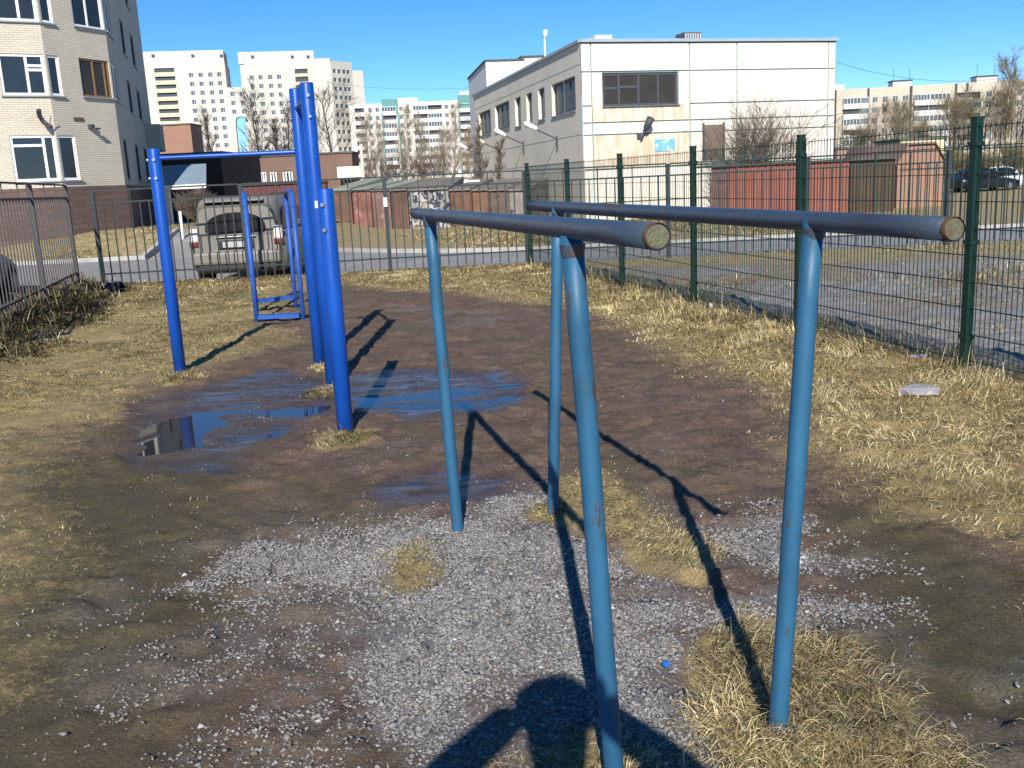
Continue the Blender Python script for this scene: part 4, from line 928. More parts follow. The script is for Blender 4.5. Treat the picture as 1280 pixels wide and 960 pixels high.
g_ = n_.new('ShaderNodeNewGeometry'); t_ = n_.new('ShaderNodeTexNoise'); t_.inputs['Scale'].default_value = 1.6; t_.inputs['Detail'].default_value = 2; l_.new(g_.outputs['Position'], t_.inputs['Vector'])
r_ = n_.new('ShaderNodeValToRGB'); e_ = r_.color_ramp.elements; r_.color_ramp.interpolation = 'CONSTANT'
e_[0].position = 0; e_[0].color = (.02, .02, .03, 1); e_[1].position = .40; e_[1].color = (.22, .21, .20, 1)
for p_, c_ in ((.47, (.03, .04, .06)), (.53, (.36, .36, .35)), (.6, (.16, .09, .07)), (.66, (.30, .28, .26))):
    x_ = e_.new(p_); x_.color = (*c_, 1)
l_.new(t_.outputs['Fac'], r_.inputs[0]); l_.new(r_.outputs[0], b_.inputs['Base Color']); b_.inputs['Roughness'].default_value = .7
ggreen = mat('pale_green_roof', (.26, .28, .22), .8, .2, 1.5)
for k in range(9):
    Dg = 50 - .25 * k; a = at(gpx[k], 238, Dg); b_ = at(gpx[k + 1], 238, Dg); zt = a[2] + .05; z0 = T(a[0], Dg) - .25
    W_ = Wall(a[:2], math.atan2(-.25, b_[0] - a[0])); L = math.hypot(b_[0] - a[0], .25) - .03
    col = gcols[k]
    g = thing('garage', f'{col[1]} metal lock-up garage, ' + ('leftmost', 'second from the left', 'third from the left', 'fourth from the left', 'in the middle', 'fourth from the right', 'third from the right', 'second from the right', 'rightmost')[k] + ' in the row beyond the lane', 'garage', (a[0] + L / 2, Dg, z0), 'lock-up garages beyond the lane')
    m = graf if k == 4 else mat('garage_' + col[1].replace(' ', '_'), col[0], .7, .35, 1.4, 0, patch=tuple(min(1, c * 1.9) for c in col[0]) if k in (1, 2) else (.05, .035, .03), pscale=1.1, pthr=.58)
    mb = MB(); corrugated(mb, W_, 0, L, z0, zt, .3, .03)
    for (ua, ub) in ((0, 0), (L, L)): mb.face([W_.p(ua, z0), W_.p(ua, z0, -5), W_.p(ua, zt, -5), W_.p(ua, zt)])
    mb.face([W_.p(0, z0, -5), W_.p(L, z0, -5), W_.p(L, zt, -5), W_.p(0, zt, -5)]); mb.build('wall', m, g)
    if k != 4:
        dw = min(L * .8, 2.0) ; dc = L / 2
        for sgn in (-1, 1): W_.box('door_leaf', m, g, dc + (sgn - 1) * dw / 4 + (.02 if sgn > 0 else 0), dc + (sgn + 1) * dw / 4 - (.02 if sgn < 0 else 0), z0 + .1, zt - .18, .02, .06)
    h = .35 + .25 * random.random(); mb = MB()
    mb.face([W_.p(-.0, zt, .15), W_.p(L, zt, .15), W_.p(L, zt + h, -5), W_.p(0, zt + h, -5)]); mb.face([W_.p(0, zt - .08, .15), W_.p(L, zt - .08, .15), W_.p(L, zt, .15), W_.p(0, zt, .15)])
    for ua in (0, L): mb.face([W_.p(ua, zt - .08, .15), W_.p(ua, zt, .15), W_.p(ua, zt + h, -5), W_.p(ua, zt - .08, -5)])
    mb.build('roof', ggreen if k in (0, 1, 2) else mat('rusty_roof', (.17, .15, .13), .8, .3, 1.5), g)
# maroon fence panel behind the parked car
mb = MB(); a = at(300, 233, 46); W_ = Wall(a[:2], 0); L = W_.sz(408, 233)[0]; corrugated(mb, W_, 0, L, T(-12, 46) - .5, a[2], .3, .03)
mfen = thing('sheet_fence', 'dark maroon sheet metal fence behind the parked off-road car', 'fence', (a[0] + L / 2, 46, T(-12, 46))); mb.build('sheets', maroon, mfen)
for k in range(6): W_.box('post', shaded_brown, mfen, L * k / 5 - .05, L * k / 5 + .05, T(-12, 46) - .5, a[2] + .05, -.14, -.04)
W_.box('coping', mat('dark_coping', (.03, .03, .03), .7), mfen, -.1, L + .1, a[2] + .0, a[2] + .09, -.1, .1)

# red corrugated shed and the brick garage at the right
red_sheet = mat('red_sheet', (.25, .085, .058), .65, .25, 1.2, stretch=(1, 1, .3)); red_dull = mat('dull_red_sheet', (.15, .065, .055), .65, .3, 2)
D = 42; a = at(912, 207, D); W_ = Wall(a[:2], R(3)); L = W_.sz(1062, 207)[0]; z0 = T(a[0], D) - .2; zt = a[2] - .05
sh = thing('red_shed', 'long brick red corrugated metal shed behind the mesh fence', 'shed', (a[0] + L / 2, D, z0))
mb = MB(); corrugated(mb, W_, 0, L, z0, zt, .26, .04); mb.face([W_.p(L, z0), W_.p(L, z0, -3), W_.p(L, zt, -3), W_.p(L, zt)]); mb.face([W_.p(L, z0, -3), W_.p(0, z0, -3), W_.p(0, zt, -3), W_.p(L, zt, -3)]); mb.build('wall', red_sheet, sh)
uL = W_.sz(889, 212)[0]; We = Wall(W_.p(0, 0), R(3) + math.pi); mb = MB()
mb2 = MB(); corrugated(mb2, W_, uL, -.01, z0, zt, .3, .03, out=-.02); mb2.build('end_bay', red_dull, sh)
mb = MB(); mb.prism([W_.p(uL, 0, .15)[:2], W_.p(L, 0, .15)[:2], W_.p(L, 0, -3)[:2], W_.p(uL, 0, -3)[:2]], zt + .002, zt + .09); mb.build('roof', mat('dark_roof_edge', (.05, .045, .045), .7), sh)
D = 43; a = at(1064, 201, D); W_ = Wall(a[:2], R(3)); L = W_.sz(1119, 201)[0]; zt = a[2]
rust = mat('rust_brown', (.10, .055, .028), .8, .35, 1.5, col2=(.055, .04, .028))
gg = thing('rusty_garage', 'rust brown steel garage between the red shed and the brick garage', 'garage', (a[0] + L / 2, D, z0))
mb = MB(); W_.face(mb, 0, L, z0, zt); mb.face([W_.p(L, z0), W_.p(L, z0, -5), W_.p(L, zt, -5), W_.p(L, zt)]); mb.face([W_.p(0, z0, -5), W_.p(0, z0), W_.p(0, zt), W_.p(0, zt, -5)]); mb.build('wall', rust, gg)
for sgn in (0, 1): W_.box('door_leaf', rust, gg, .1 + sgn * (L - .2) / 2 + .01, .1 + (sgn + 1) * (L - .2) / 2 - .01, z0 + .1, zt - .3, .005, .05)
mb = MB(); mb.prism([W_.p(-.1, 0, .2)[:2], W_.p(L + .1, 0, .2)[:2], W_.p(L + .1, 0, -5)[:2], W_.p(-.1, 0, -5)[:2]], zt + .002, zt + .1); mb.build('roof', roofing, gg)
salmon = brick_mat('salmon_brick', (.34, .175, .115), (.29, .145, .095), (.30, .23, .18))
D = 46; a = at(1122, 206, D); W_ = Wall(a[:2], R(2)); L = W_.sz(1180, 206)[0]; ze = a[2]; zp = at(1150, 181, D)[2]
bgm = thing('brick_garage', 'salmon brick garage with clipped gable behind the mesh fence', 'garage', (a[0] + L / 2, D, z0))
mb = MB(); prof = [(0, z0), (L, z0), (L, ze), (L * .78, zp), (L * .2, zp), (0, ze)]
mb.face([W_.p(*q) for q in prof], uv=prof); mb.face([W_.p(L, z0), W_.p(L, z0, -7), W_.p(L, ze, -7), W_.p(L, ze)], uv=[(0, z0), (7, z0), (7, ze), (0, ze)]); mb.face([W_.p(0, z0, -7), W_.p(0, z0), W_.p(0, ze), W_.p(0, ze, -7)], uv=[(0, z0), (7, z0), (7, ze), (0, ze)]); mb.build('wall', salmon, bgm)
mb = MB(); rp_ = [(-.12, ze - .1), (L * .2, zp + .03), (L * .78, zp + .03), (L + .12, ze - .1)]
for q0, q1 in zip(rp_[:-1], rp_[1:]):
    mb.face([W_.p(*q0, .15), W_.p(*q1, .15), W_.p(*q1, -7), W_.p(*q0, -7)]); mb.face([W_.p(q0[0], q0[1] + .09, .15), W_.p(q1[0], q1[1] + .09, .15), W_.p(q1[0], q1[1] + .09, -7), W_.p(q0[0], q0[1] + .09, -7)]); mb.face([W_.p(*q0, .15), W_.p(*q1, .15), W_.p(q1[0], q1[1] + .09, .15), W_.p(q0[0], q0[1] + .09, .15)])
mb.build('roof', mat('rose_roof', (.20, .14, .12), .8, .2, 2), bgm)
for zz in (W_.sz(1150, 204)[1], W_.sz(1150, 211)[1]): W_.box('band', mat('dark_roof_edge', (.05, .045, .045)), bgm, .1, L - .02, zz - .03, zz + .03, -.01, .025)
D = 70; simple_building('long_low_building', 'long low reddish building behind the rusty garage', 1045, 1130, 187, D, 8, mat('rose_wall', (.30, .19, .16), .8, .2, 1), 0)
D = 74; simple_building('yellow_kiosk', 'pale yellow strip of building above the brick garage roof', 1126, 1180, 176, D, 5, mat('pale_yellow', (.62, .55, .30), .8, .1, 1), 0)

# ---------------- white panel building
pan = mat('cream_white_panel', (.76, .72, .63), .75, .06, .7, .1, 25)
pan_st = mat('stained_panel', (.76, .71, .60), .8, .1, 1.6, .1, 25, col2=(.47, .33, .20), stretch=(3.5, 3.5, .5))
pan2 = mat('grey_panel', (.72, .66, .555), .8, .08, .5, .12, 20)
joint = mat('joint', (.22, .30, .29), .9, .2, 3)
C0 = at(725, 53, 47); aS = R(102.28); LS = 27.0; aF = R(17)
far_c = (C0[0] + LS * math.cos(aS), C0[1] + LS * math.sin(aS))
WS = Wall(far_c, aS - math.pi); WF = Wall(C0[:2], aF)
ZT = C0[2]; LF = WF.sz(1045, 55)[0]; Z0 = T(6, 50) - .3
wb = thing('panel_building', 'white two storey concrete panel building with dark windows behind the fences', 'building', (C0[0] + 5, 55, Z0))
def S_u(s): return LS - s
sw = [(S_u(5.3), S_u(1.0), 4.75, 6.35), (S_u(8.15), S_u(6.75), 4.78, 6.40), (S_u(10.9), S_u(9.55), 4.80, 6.40), (S_u(13.8), S_u(12.3), 4.76, 6.42), (S_u(19.7), S_u(15.4), 4.82, 6.45), (S_u(25.4), S_u(21.2), 4.82, 6.40)]
core = MB(); WS.face(core, 0, LS, Z0, ZT, sw, .25)
Wj = Wall((C0[0] - WF.n[0] * .06, C0[1] - WF.n[1] * .06), aF)
u0, z1 = WF.sz(753, 91); u1, z0 = WF.sz(848, 131); fwin = (u0, u1, z0, z1)
cj = MB(); Wj.face(cj, .06, LF, Z0, ZT - .01, [(fwin[0], fwin[1], fwin[2], fwin[3])], .15); cj.build('wall', joint, wb)
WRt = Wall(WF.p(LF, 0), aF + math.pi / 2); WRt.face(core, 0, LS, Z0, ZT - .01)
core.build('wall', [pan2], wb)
mb = MB(); mb.prism([WS.p(-.1, 0, .12)[:2], WS.p(LS + .02, 0, .12)[:2], WF.p(-.0, 0, .14)[:2], WF.p(LF + .1, 0, .14)[:2], WRt.p(LS, 0, .1)[:2]], ZT + .002, ZT + .14); mb.build('parapet', mat('zinc_parapet', (.30, .36, .42), .5, .1), wb)
for o in sw: window(WS, wb, *o, dark_fr, wg2, mulls=(.33, .66) if o[1] - o[0] > 2 else (), fw=.14, depth=.25, sill=tin)
window(WF, wb, *fwin, dark_fr, wg2, mulls=(.22, .48, .74), bars=((0, .55), (1, .58)), fw=.12, depth=.2, sill=dark_fr)
# facade panels of the front, each its own slab with open joints
cu = [0.0] + [WF.sz(px, 100)[0] for px in (739, 862, 921, 1035)] + [LF]
cz = [ZT - .02] + [WF.sz(800, py)[1] for py in (89, 131, 152, 167)] + [1.9, .3, Z0]
door = (WF.sz(880, 170)[0], WF.sz(903, 170)[0], WF.sz(890, 200)[1], WF.sz(890, 156)[1])
J = .038
def slab(a, b, c, d, m=None):
    WF.box('panel', m or pan, wb, a + J, b - J, c + J, d - J, -.05, .012 + random.uniform(-.006, .006))
for i in range(5):
    for j in range(len(cz) - 1):
        a, b, d, c = cu[i], cu[i + 1], cz[j], cz[j + 1]
        if i == 1 and j == 1: slab(a, fwin[0], fwin[2] - .02, d); slab(fwin[1], b, fwin[2] - .02, d); continue
        slab(a, b, c, d, pan_st if (i == 1 and j in (2, 4)) else None)
WF.box('door', mat('brown_door', (.16, .125, .095), .7, .15, 4), wb, door[0], door[1], door[2], door[3], .0, .05)
for a, b in ((door[0] - .1, door[0]), (door[1], door[1] + .1)): WF.box('door_frame', dark_fr, wb, a, b, door[2], door[3] + .1, .0, .07)
for s_ in (3.0, 9.0, 15.0, 21.0): WS.box('joint_strip', joint, wb, S_u(s_) - .0, S_u(s_) + .03, Z0, ZT - .5, -.01, .004)
for zz in (3.55, 6.75, 2.3): WS.box('joint_strip', joint, wb, 0.1, LS - .05, zz, zz + .035, -.01, .006)
lampw = mat('lamp_white', (.75, .74, .70), .4, .05)
for k, (px, py) in enumerate(((697, 176), (655, 182), (626, 190), (603, 196))):
    u, z = WS.sz(px, py); lp = thing('bracket_lamp', ('nearest', 'second nearest', 'third nearest', 'farthest')[k] + ' bracket lamp on the shaded side wall of the panel building', 'wall lamp', WS.p(u, z), 'bracket lamps on the side wall')
    WS.box('bracket', dark_fr, lp, u - .06, u + .06, z - .45, z + .25, 0, .07)
    cylo('arm', dark_fr, lp, WS.p(u, z + .1, .05), WS.p(u, z + .62, 1.15), .035, 8)
    A = Vector(WS.p(u, z + .60, 1.05)); B = Vector(WS.p(u, z + .98, 1.75)); mb = MB(); mb.tube([A, A + (B - A) * .15, A + (B - A) * .75, B], [.05, .12, .15, .06], 12); mb.build('lamp_head', lampw, lp)
u, z = WF.sz(801, 170); fl = thing('floodlight', 'dark floodlight on a bracket over rust streaks on the white front', 'floodlight', WF.p(u, z))
WF.box('box', dark_fr, fl, u - .22, u - .02, z - .12, z + .1, 0, .14); cylo('arm', dark_fr, fl, WF.p(u - .02, z - .25, .05), WF.p(u + .1, z + .3, .3), .05, 8)
mb = MB(); A = Vector(WF.p(u + .10, z + .25, .28)); B = Vector(WF.p(u + .26, z + .78, .62)); mb.tube([A, A + (B - A) * .2, B], [.06, .16, .20], 14); mb.build('lamp_head', dark_fr, fl)
rb = WF.box('banner', mat('banner_blue', (.16, .42, .62), .7, .2, 3, patch=(.75, .8, .82), pscale=3.5, pthr=.55), None, *[WF.sz(818, 180)[0], WF.sz(843, 180)[0], WF.sz(830, 189)[1], WF.sz(830, 174)[1]], .02, .05); tag(rb, 'faded blue and white banner on the white front wall', 'banner')
roofbox = WF.box('roof_unit', lampw, wb, WF.sz(757, 50)[0], WF.sz(778, 50)[0], ZT + .05, ZT + .5, -2.2, -1.2)
uv0 = WF.sz(880, 50)[0]; uv1 = WF.sz(902, 50)[0]
vt = WF.box('roof_vent', mat('vent_dark', (.10, .10, .11), .5, .3, 8), wb, uv0, uv1, ZT + .05, ZT + .75, -3, -2)
for k in range(7): WF.box('slat', mat('vent_light', (.45, .45, .46), .5), vt, uv0 + (uv1 - uv0) * (k + .15) / 7, uv0 + (uv1 - uv0) * (k + .6) / 7, ZT + .12, ZT + .68, -2.0, -1.96)
WF.box('roof_hatch', dark_fr, wb, WF.sz(1008, 50)[0], WF.sz(1022, 50)[0], ZT + .05, ZT + .35, -3, -2)
WS.box('roof_hatch', dark_fr, wb, S_u(14.5), S_u(12.2), ZT + .1, ZT + .75, -2.6, -1.4)
u_ = S_u(9.3); p = WS.p(u_, ZT, -.8); zt_ = at(668, 43, p[1])[2]
mst = thing('roof_mast', 'pale mast with a small head standing on the panel building roof', 'mast', p); cylo('pole', lampw, mst, p, (p[0], p[1], zt_), .055, 10)
mb = MB().tube([(p[0], p[1], zt_ - .25), (p[0] + .05, p[1], zt_), (p[0] + .08, p[1] - .05, zt_ + .22)], [.07, .14, .11], 10); mb.build('head', lampw, mst)
D = 85; simple_building('white_block', 'plain white tall block rising behind the panel building', 607, 654, 77, D, 14, mat('white_block_wall', (.72, .71, .68), .8, .04, .5), R(8))
D = 90; simple_building('grey_block', 'grey stair block behind the panel building roof', 652, 688, 72, D, 10, mat('grey_block_wall', (.55, .54, .52), .8, .05, .5), R(8))

# ---------------- far apartment blocks
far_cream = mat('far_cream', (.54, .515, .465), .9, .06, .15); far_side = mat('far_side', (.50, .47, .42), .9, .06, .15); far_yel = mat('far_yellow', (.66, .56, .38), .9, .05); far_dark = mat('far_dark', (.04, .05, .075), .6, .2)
far_glass = glass('far_glass', (.07, .10, .13), .15); far_fr = mat('far_frame', (.50, .50, .48), .7, .1)
swm = small_window_mesh(far_fr, far_glass); swm2 = small_window_mesh(far_cream, far_glass, 0)
def block_walls(W_, L, z0, z1, depth, openings, m, par, roofm=None, name='wall', od=.4):
    mb = MB(); W_.face(mb, 0, L, z0, z1, openings, od)
    Wr = Wall(W_.p(L, 0), W_.a + math.pi / 2); Wr.face(mb, 0, depth, z0, z1); W2 = Wall(Wr.p(depth, 0), W_.a + math.pi); W2.face(mb, 0, L, z0, z1); Wl = Wall(W2.p(L, 0), W_.a - math.pi / 2); Wl.face(mb, 0, depth, z0, z1)
    mb.face([W_.p(0, z1), W_.p(L, z1), W_.p(L, z1, -depth), W_.p(0, z1, -depth)])
    return mb.build(name, m, par)
ang = R(10); O = at(196, 140, 330); WT = Wall(O[:2], ang); GZ = -2.0
def U(px, py=140): return WT.sz(px, py)[0]
def Z(px, py): return WT.sz(px, py)[1]
tw = thing('apartment_tower', 'twin cream apartment towers joined by an arched link, far left', 'building', (O[0] + 30, O[1], GZ))
pitch = 2.85; zt1 = Z(250, 79)
zrow = Z(250, 91)
def wins(cols, z_top, rows, w_=1.5, h_=1.45):
    return [(c - w_ / 2, c + w_ / 2, z_top - r * pitch - h_, z_top - r * pitch) for c in cols for r in range(rows)]
# tower one
a0, a1 = U(196), U(287); c1 = [U(p) for p in (244, 256, 268, 279)]
w1 = wins(c1, zrow, 12); lg = [(U(199), U(224), Z(210, 85 + 10.2 * r + 5.5), Z(210, 85 + 10.2 * r)) for r in range(8)]
W1 = Wall(WT.p(a0, 0)[:2], ang); sh_ = lambda o: (o[0] - a0, o[1] - a0, o[2], o[3])
block_walls(W1, a1 - a0, GZ, zt1, 16, [sh_(o) for o in w1 + lg], far_cream, tw, od=.5)
for o in w1: small_window(W1, tw, *sh_(o), swm, .3)
for o in lg:
    q = sh_(o); W1.box('loggia', far_dark, tw, q[0], q[1], q[2], q[3], -.5, -.45); W1.box('balcony_front', far_yel, tw, q[0] - .2, q[1] + .2, q[2] - 1.25, q[2] + .02, -.1, .25)
W1b = Wall(WT.p(U(160), 0, -2)[:2], ang); block_walls(W1b, U(286) - U(160), GZ, Z(250, 62), 12, [], far_cream, tw, name='upper_storey')
for px in (190, 240, 276): o = WT.sz(px, 69); WT.box('roof_opening', far_dark, tw, o[0] - .5, o[0] + .5, o[1] - .5, o[1] + .5, -1.96, -1.9)
for px in (250, 262, 272): o = WT.sz(px, 87)
# link with archway
l0, l1 = a1 + .01, U(307); cl = [U(p) for p in (293, 305)]; zl = Z(295, 109); zr2 = Z(295, 115)
wl_ = [o for o in wins(cl, zr2, 3)]; ar = (U(295, 160), U(313, 160) - .4, GZ, Z(303, 148))
W2_ = Wall(WT.p(l0, 0)[:2], ang); sh2 = lambda o: (o[0] - l0, o[1] - l0, o[2], o[3])
mb = MB(); l1x = max(l1, ar[1] + .3); arq = sh2(ar); W2_.face(mb, 0, l1x - l0, arq[3] + 1, zl, [sh2(o) for o in wl_], .5)
W2_.face(mb, 0, arq[0], GZ, arq[3] + 1); W2_.face(mb, arq[1], l1x - l0, GZ, arq[3] + 1)
for k in range(12):   # rounded arch head
    t0 = math.pi * k / 12; t1 = math.pi * (k + 1) / 12; cm = (arq[0] + arq[1]) / 2; rx = (arq[1] - arq[0]) / 2
    f = lambda t: (cm - rx * math.copysign(abs(math.cos(t)) ** .5, math.cos(t)), arq[3] - 3 + 3.6 * math.sin(t) ** .6 if math.sin(t) > 1e-6 else arq[3] - 3)
    A, B = f(t0), f(t1); mb.face([W2_.p(*A), W2_.p(*B), W2_.p(B[0], arq[3] + 1), W2_.p(A[0], arq[3] + 1)]); mb.face([W2_.p(*A), W2_.p(*A, -4), W2_.p(*B, -4), W2_.p(*B)])
for uu in (arq[0], arq[1]): mb.face([W2_.p(uu, GZ), W2_.p(uu, GZ, -4), W2_.p(uu, arq[3] - 3, -4), W2_.p(uu, arq[3] - 3)])
mb.face([W2_.p(0, zl), W2_.p(l1x - l0, zl), W2_.p(l1x - l0, zl, -14), W2_.p(0, zl, -14)]); mb.build('arched_link', far_cream, tw)
for o in wl_: small_window(W2_, tw, *sh2(o), swm, .3)
# tower two
b0, b1 = max(U(306), l1x + .01), U(392); c2 = [U(p) for p in (319, 330, 342, 353)]
w2 = wins(c2, Z(330, 94), 13); w2 = [o for o in w2 if o[0] > b0 + .3]; lg2 = [(U(373), U(389), Z(380, 86 + 10.2 * r + 6), Z(380, 86 + 10.2 * r)) for r in range(12)]
W3 = Wall(WT.p(b0, 0)[:2], ang); sh3 = lambda o: (o[0] - b0, o[1] - b0, o[2], o[3])
block_walls(W3, b1 - b0, GZ, Z(340, 79), 16, [sh3(o) for o in w2 + lg2], far_cream, tw, od=.5)
for o in w2: small_window(W3, tw, *sh3(o), swm, .3)
for o in lg2:
    q = sh3(o); W3.box('loggia', far_dark, tw, q[0], q[1], q[2], q[3], -.5, -.45); W3.box('balcony_front', far_yel, tw, q[0] + .6, q[1] + .1, q[2] - .9, q[2] + .02, -.1, .25)
W3b = Wall(WT.p(U(305), 0, -2.5)[:2], ang); block_walls(W3b, U(398) - U(305), GZ, Z(340, 63), 12, [], far_cream, tw, name='upper_storey')
W3.box('white_panel', mat('far_white', (.75, .74, .70), .9, .04), tw, U(304) - b0, U(312) - b0, Z(308, 79) + .1, Z(308, 64), -2.3, -2.0)
W3.box('white_panel', MATS['far_white'], tw, U(314) - b0, U(333) - b0, Z(320, 79) + .1, Z(320, 75), -2.3, -2.0)
for px in (315, 365, 385): o = WT.sz(px, 70); WT.box('roof_opening', far_dark, tw, o[0] - .5, o[0] + .5, o[1] - .5, o[1] + .5, -2.46, -2.4)
W4 = Wall(WT.p(b1 + .01, 0, .6)[:2], R(4)); e4 = W4.sz(414, 90)[0]; block_walls(W4, e4, GZ, W4.sz(404, 73)[1], 14, [], far_cream, tw, name='corner_wing')
W5 = Wall(W4.p(e4, 0)[:2], R(52)); e5 = W5.sz(441, 100)[0]; c5 = [W5.sz(p, 110)[0] for p in (420, 426, 432, 437)]; zz5 = W5.sz(428, 87)[1]
w5 = [(c - .8, c + .8, zz5 - r * pitch - 1.4, zz5 - r * pitch) for c in c5 for r in range(10)]
mb = MB(); W5.face(mb, 0, e5, GZ, W5.sz(428, 77)[1], w5, .4); mb.build('side_wall', far_side, tw)
for o in w5: small_window(W5, tw, *o, swm2, .3)
W6 = Wall(W5.p(e5, 0)[:2], R(30)); e6 = W6.sz(455, 110)[0]; mb = MB(); W6.face(mb, 0, e6, GZ, W6.sz(448, 88)[1]); mb.build('side_wall', far_side, tw)

balm_cache = {}
def balcony_mesh(m_par, glazed):
    key = (m_par.name, glazed)
    if key in balm_cache: return balm_cache[key]
    mb = MB(); mb.box((0, -.45, -.28), (1, .9, .44), mi=0); mb.box((0, -.45, .48), (1, .95, .06), mi=0)
    mb.box((0, -.05, .2), (.98, .04, .52), mi=1)
    if glazed:
        mb.box((0, -.80, .2), (.98, .04, .5), mi=1)
        for k in range(6): mb.box((-.49 + k * .196, -.84, .2), (.025, .05, .52), mi=2)
    balm_cache[key] = mb.mesh('balcony', [m_par, far_dark if not glazed else far_glass, MATS['far_white']]); return balm_cache[key]
def far_block(name, label, O, ang, px_end, py_top, D, sections, rows, pitch, z_first, wallm, depth=14):
    W_ = Wall(O[:2], ang); L = W_.sz(px_end, py_top)[0]; th = thing(name, label, 'building', (O[0] + L / 2, O[1], GZ))
    ops = []; bal = []
    for kind, p0, p1, par in sections:
        u0 = W_.sz(p0, 150)[0]; u1 = W_.sz(p1, 150)[0]
        for r in range(rows):
            zt = z_first - r * pitch
            if kind == 'w':
                for k in range(par):
                    c = u0 + (u1 - u0) * (k + .5) / par; ww = min(1.7, (u1 - u0) / par * .55)
                    ops.append((c - ww / 2, c + ww / 2, zt - 1.45, zt))
            elif kind == 'b': bal.append((u0, u1, zt, par, r))
    block_walls(W_, L, GZ, O[2], depth, ops, wallm, th)
    for o in ops: small_window(W_, th, *o, swm, .25)
    for u0, u1, zt, par, r in bal:
        m_ = par[(r * 7 + int(u0)) % len(par)]
        M = Matrix.Translation(W_.p((u0 + u1) / 2, zt - pitch * .45, .02)) @ Matrix.Rotation(W_.a, 4, 'Z') @ Matrix.Diagonal((u1 - u0, 1, pitch * .98, 1))
        link('balcony', balcony_mesh(m_[0], m_[1]), th, M)
    return th, W_, L
fw_ = mat('far_white', (.75, .74, .70), .9, .04); teal = mat('far_teal', (.10, .26, .26), .8, .1); fgrey = mat('far_grey', (.50, .48, .44), .9, .08)
O = at(436, 131, 335); far_w = mat('far_warm_white', (.62, .59, .53), .9, .05, .15)
mid, Wm, Lm = far_block('apartment_building', 'cream panel block with teal stair heads and glazed balconies, far centre', O, R(4), 600, 121, 335,
    [('b', 444, 456, [(fgrey, 0), (far_w, 0)]), ('w', 459, 477, 2), ('b', 478, 496, [(fgrey, 1), (fw_, 1), (fgrey, 0)]), ('w', 498, 514, 2), ('b', 517, 535, [(fw_, 1), (fgrey, 0), (far_w, 1)]), ('b', 535.5, 553, [(fw_, 1), (far_w, 1), (fgrey, 0)]), ('w', 555, 571, 2), ('b', 574, 594, [(far_w, 0), (fgrey, 0), (fw_, 0)])],
    9, 2.72, at(500, 133, 335)[2], far_w)
for p0, p1, py in ((477, 497, 122), (573, 594, 117)):
    u0 = Wm.sz(p0, 130)[0]; u1 = Wm.sz(p1, 130)[0]; zt = Wm.sz(p0, py + 2)[1]; Wm.box('stair_head', teal, mid, u0, u1, O[2] - 3.2, zt, -3, .6)
    for uu in (u0, u1): Wm.box('stair_edge', teal, mid, uu - .25, uu + .25, GZ, O[2] - 3.3, .0, 1.1)
u0 = Wm.sz(487, 120)[0]; u1 = Wm.sz(522, 120)[0]; Wm.box('roof_house', far_w, mid, u0, u1, O[2] + .02, O[2] + 1.9, -9, -5)
u0 = Wm.sz(575, 120)[0]; u1 = Wm.sz(604, 120)[0]; Wm.box('roof_house', far_w, mid, u0, u1, O[2] + .02, O[2] + 3.2, -9, -5)
O = at(1046, 112, 275)
rt, Wr_, Lr = far_block('apartment_building', 'long beige panel block with white balconies, far right', O, R(-4), 1330, 89, 270,
    [('b', 1053, 1074, [(fw_, 0), (far_w, 1)]), ('b', 1074.5, 1084, [(fw_, 1)]), ('w', 1087, 1137, 4), ('b', 1141, 1160, [(fw_, 1), (fw_, 0)]), ('b', 1160.5, 1185, [(fw_, 1), (far_w, 1), (fw_, 0)]), ('b', 1195, 1224, [(fgrey, 0), (fgrey, 1)]), ('w', 1228, 1280, 4), ('w', 1285, 1325, 3)],
    8, 2.8, at(1100, 120, 270)[2], mat('far_beige', (.50, .44, .36), .9, .06, .15))
for px in (1085, 1138, 1194, 1208):
    u0 = Wr_.sz(px, 130)[0]; Wr_.box('seam', far_dark, rt, u0 - .28, u0 + .28, GZ, O[2] - .1, -.02, .25 if px != 1138 else .5)
for p0, p1 in ((1122, 1146), (1228, 1254)):
    u0 = Wr_.sz(p0, 105)[0]; u1 = Wr_.sz(p1, 105)[0]; rh = Wr_.box('roof_house', far_cream, rt, u0, u1, O[2] + .02, O[2] + 1.6, -8, -4); Wr_.box('roof_edge', far_dark, rh, u0 - .2, u1 + .2, O[2] + 1.6, O[2] + 1.95, -8.2, -3.8)
    for uu in (u0 + .4, u1 - .4): cylo('antenna', far_dark, rh, Wr_.p(uu, O[2] + 1.9, -5), Wr_.p(uu, O[2] + 5.2, -5), .06, 5)
a = at(1046, 106, 300); sb = thing('stair_tower', 'narrow pale end block between the panel building and the far right block', 'building', (a[0], 300, GZ)); boxo('wall', far_w, sb, (a[0], 304, (a[2] + GZ) / 2), (4.5, 8, a[2] - GZ))
# concrete lamp posts
conc = mat('pole_concrete', (.50, .46, .38), .9, .1, 3)
for px, pyt, pyb, D, lab in ((455, 180, 232, 75, 'pale concrete pole standing before the far panel block'), ):
    p = at(px, pyb, D); t = at(px - 4, pyt, D); mb = MB().tube([(p[0], D, T(p[0], D) - .3), (p[0], D, t[2])], [.17, .12], 12); tag(mb.build('concrete_pole', conc), lab, 'pole')
sg = at(590, 229, 52); so_ = thing('sign', 'small white sign board above the garages beside the panel building', 'sign', (sg[0], 52, T(sg[0], 52))); boxo('board', MATS['white_wash'], so_, (sg[0], 52, sg[2]), (.85, .05, .32))
for dx in (-.3, .3): cylo('leg', dark_fr, so_, (sg[0] + dx, 52.05, T(sg[0], 52) - .3), (sg[0] + dx, 52.05, sg[2] + .1), .03, 6)
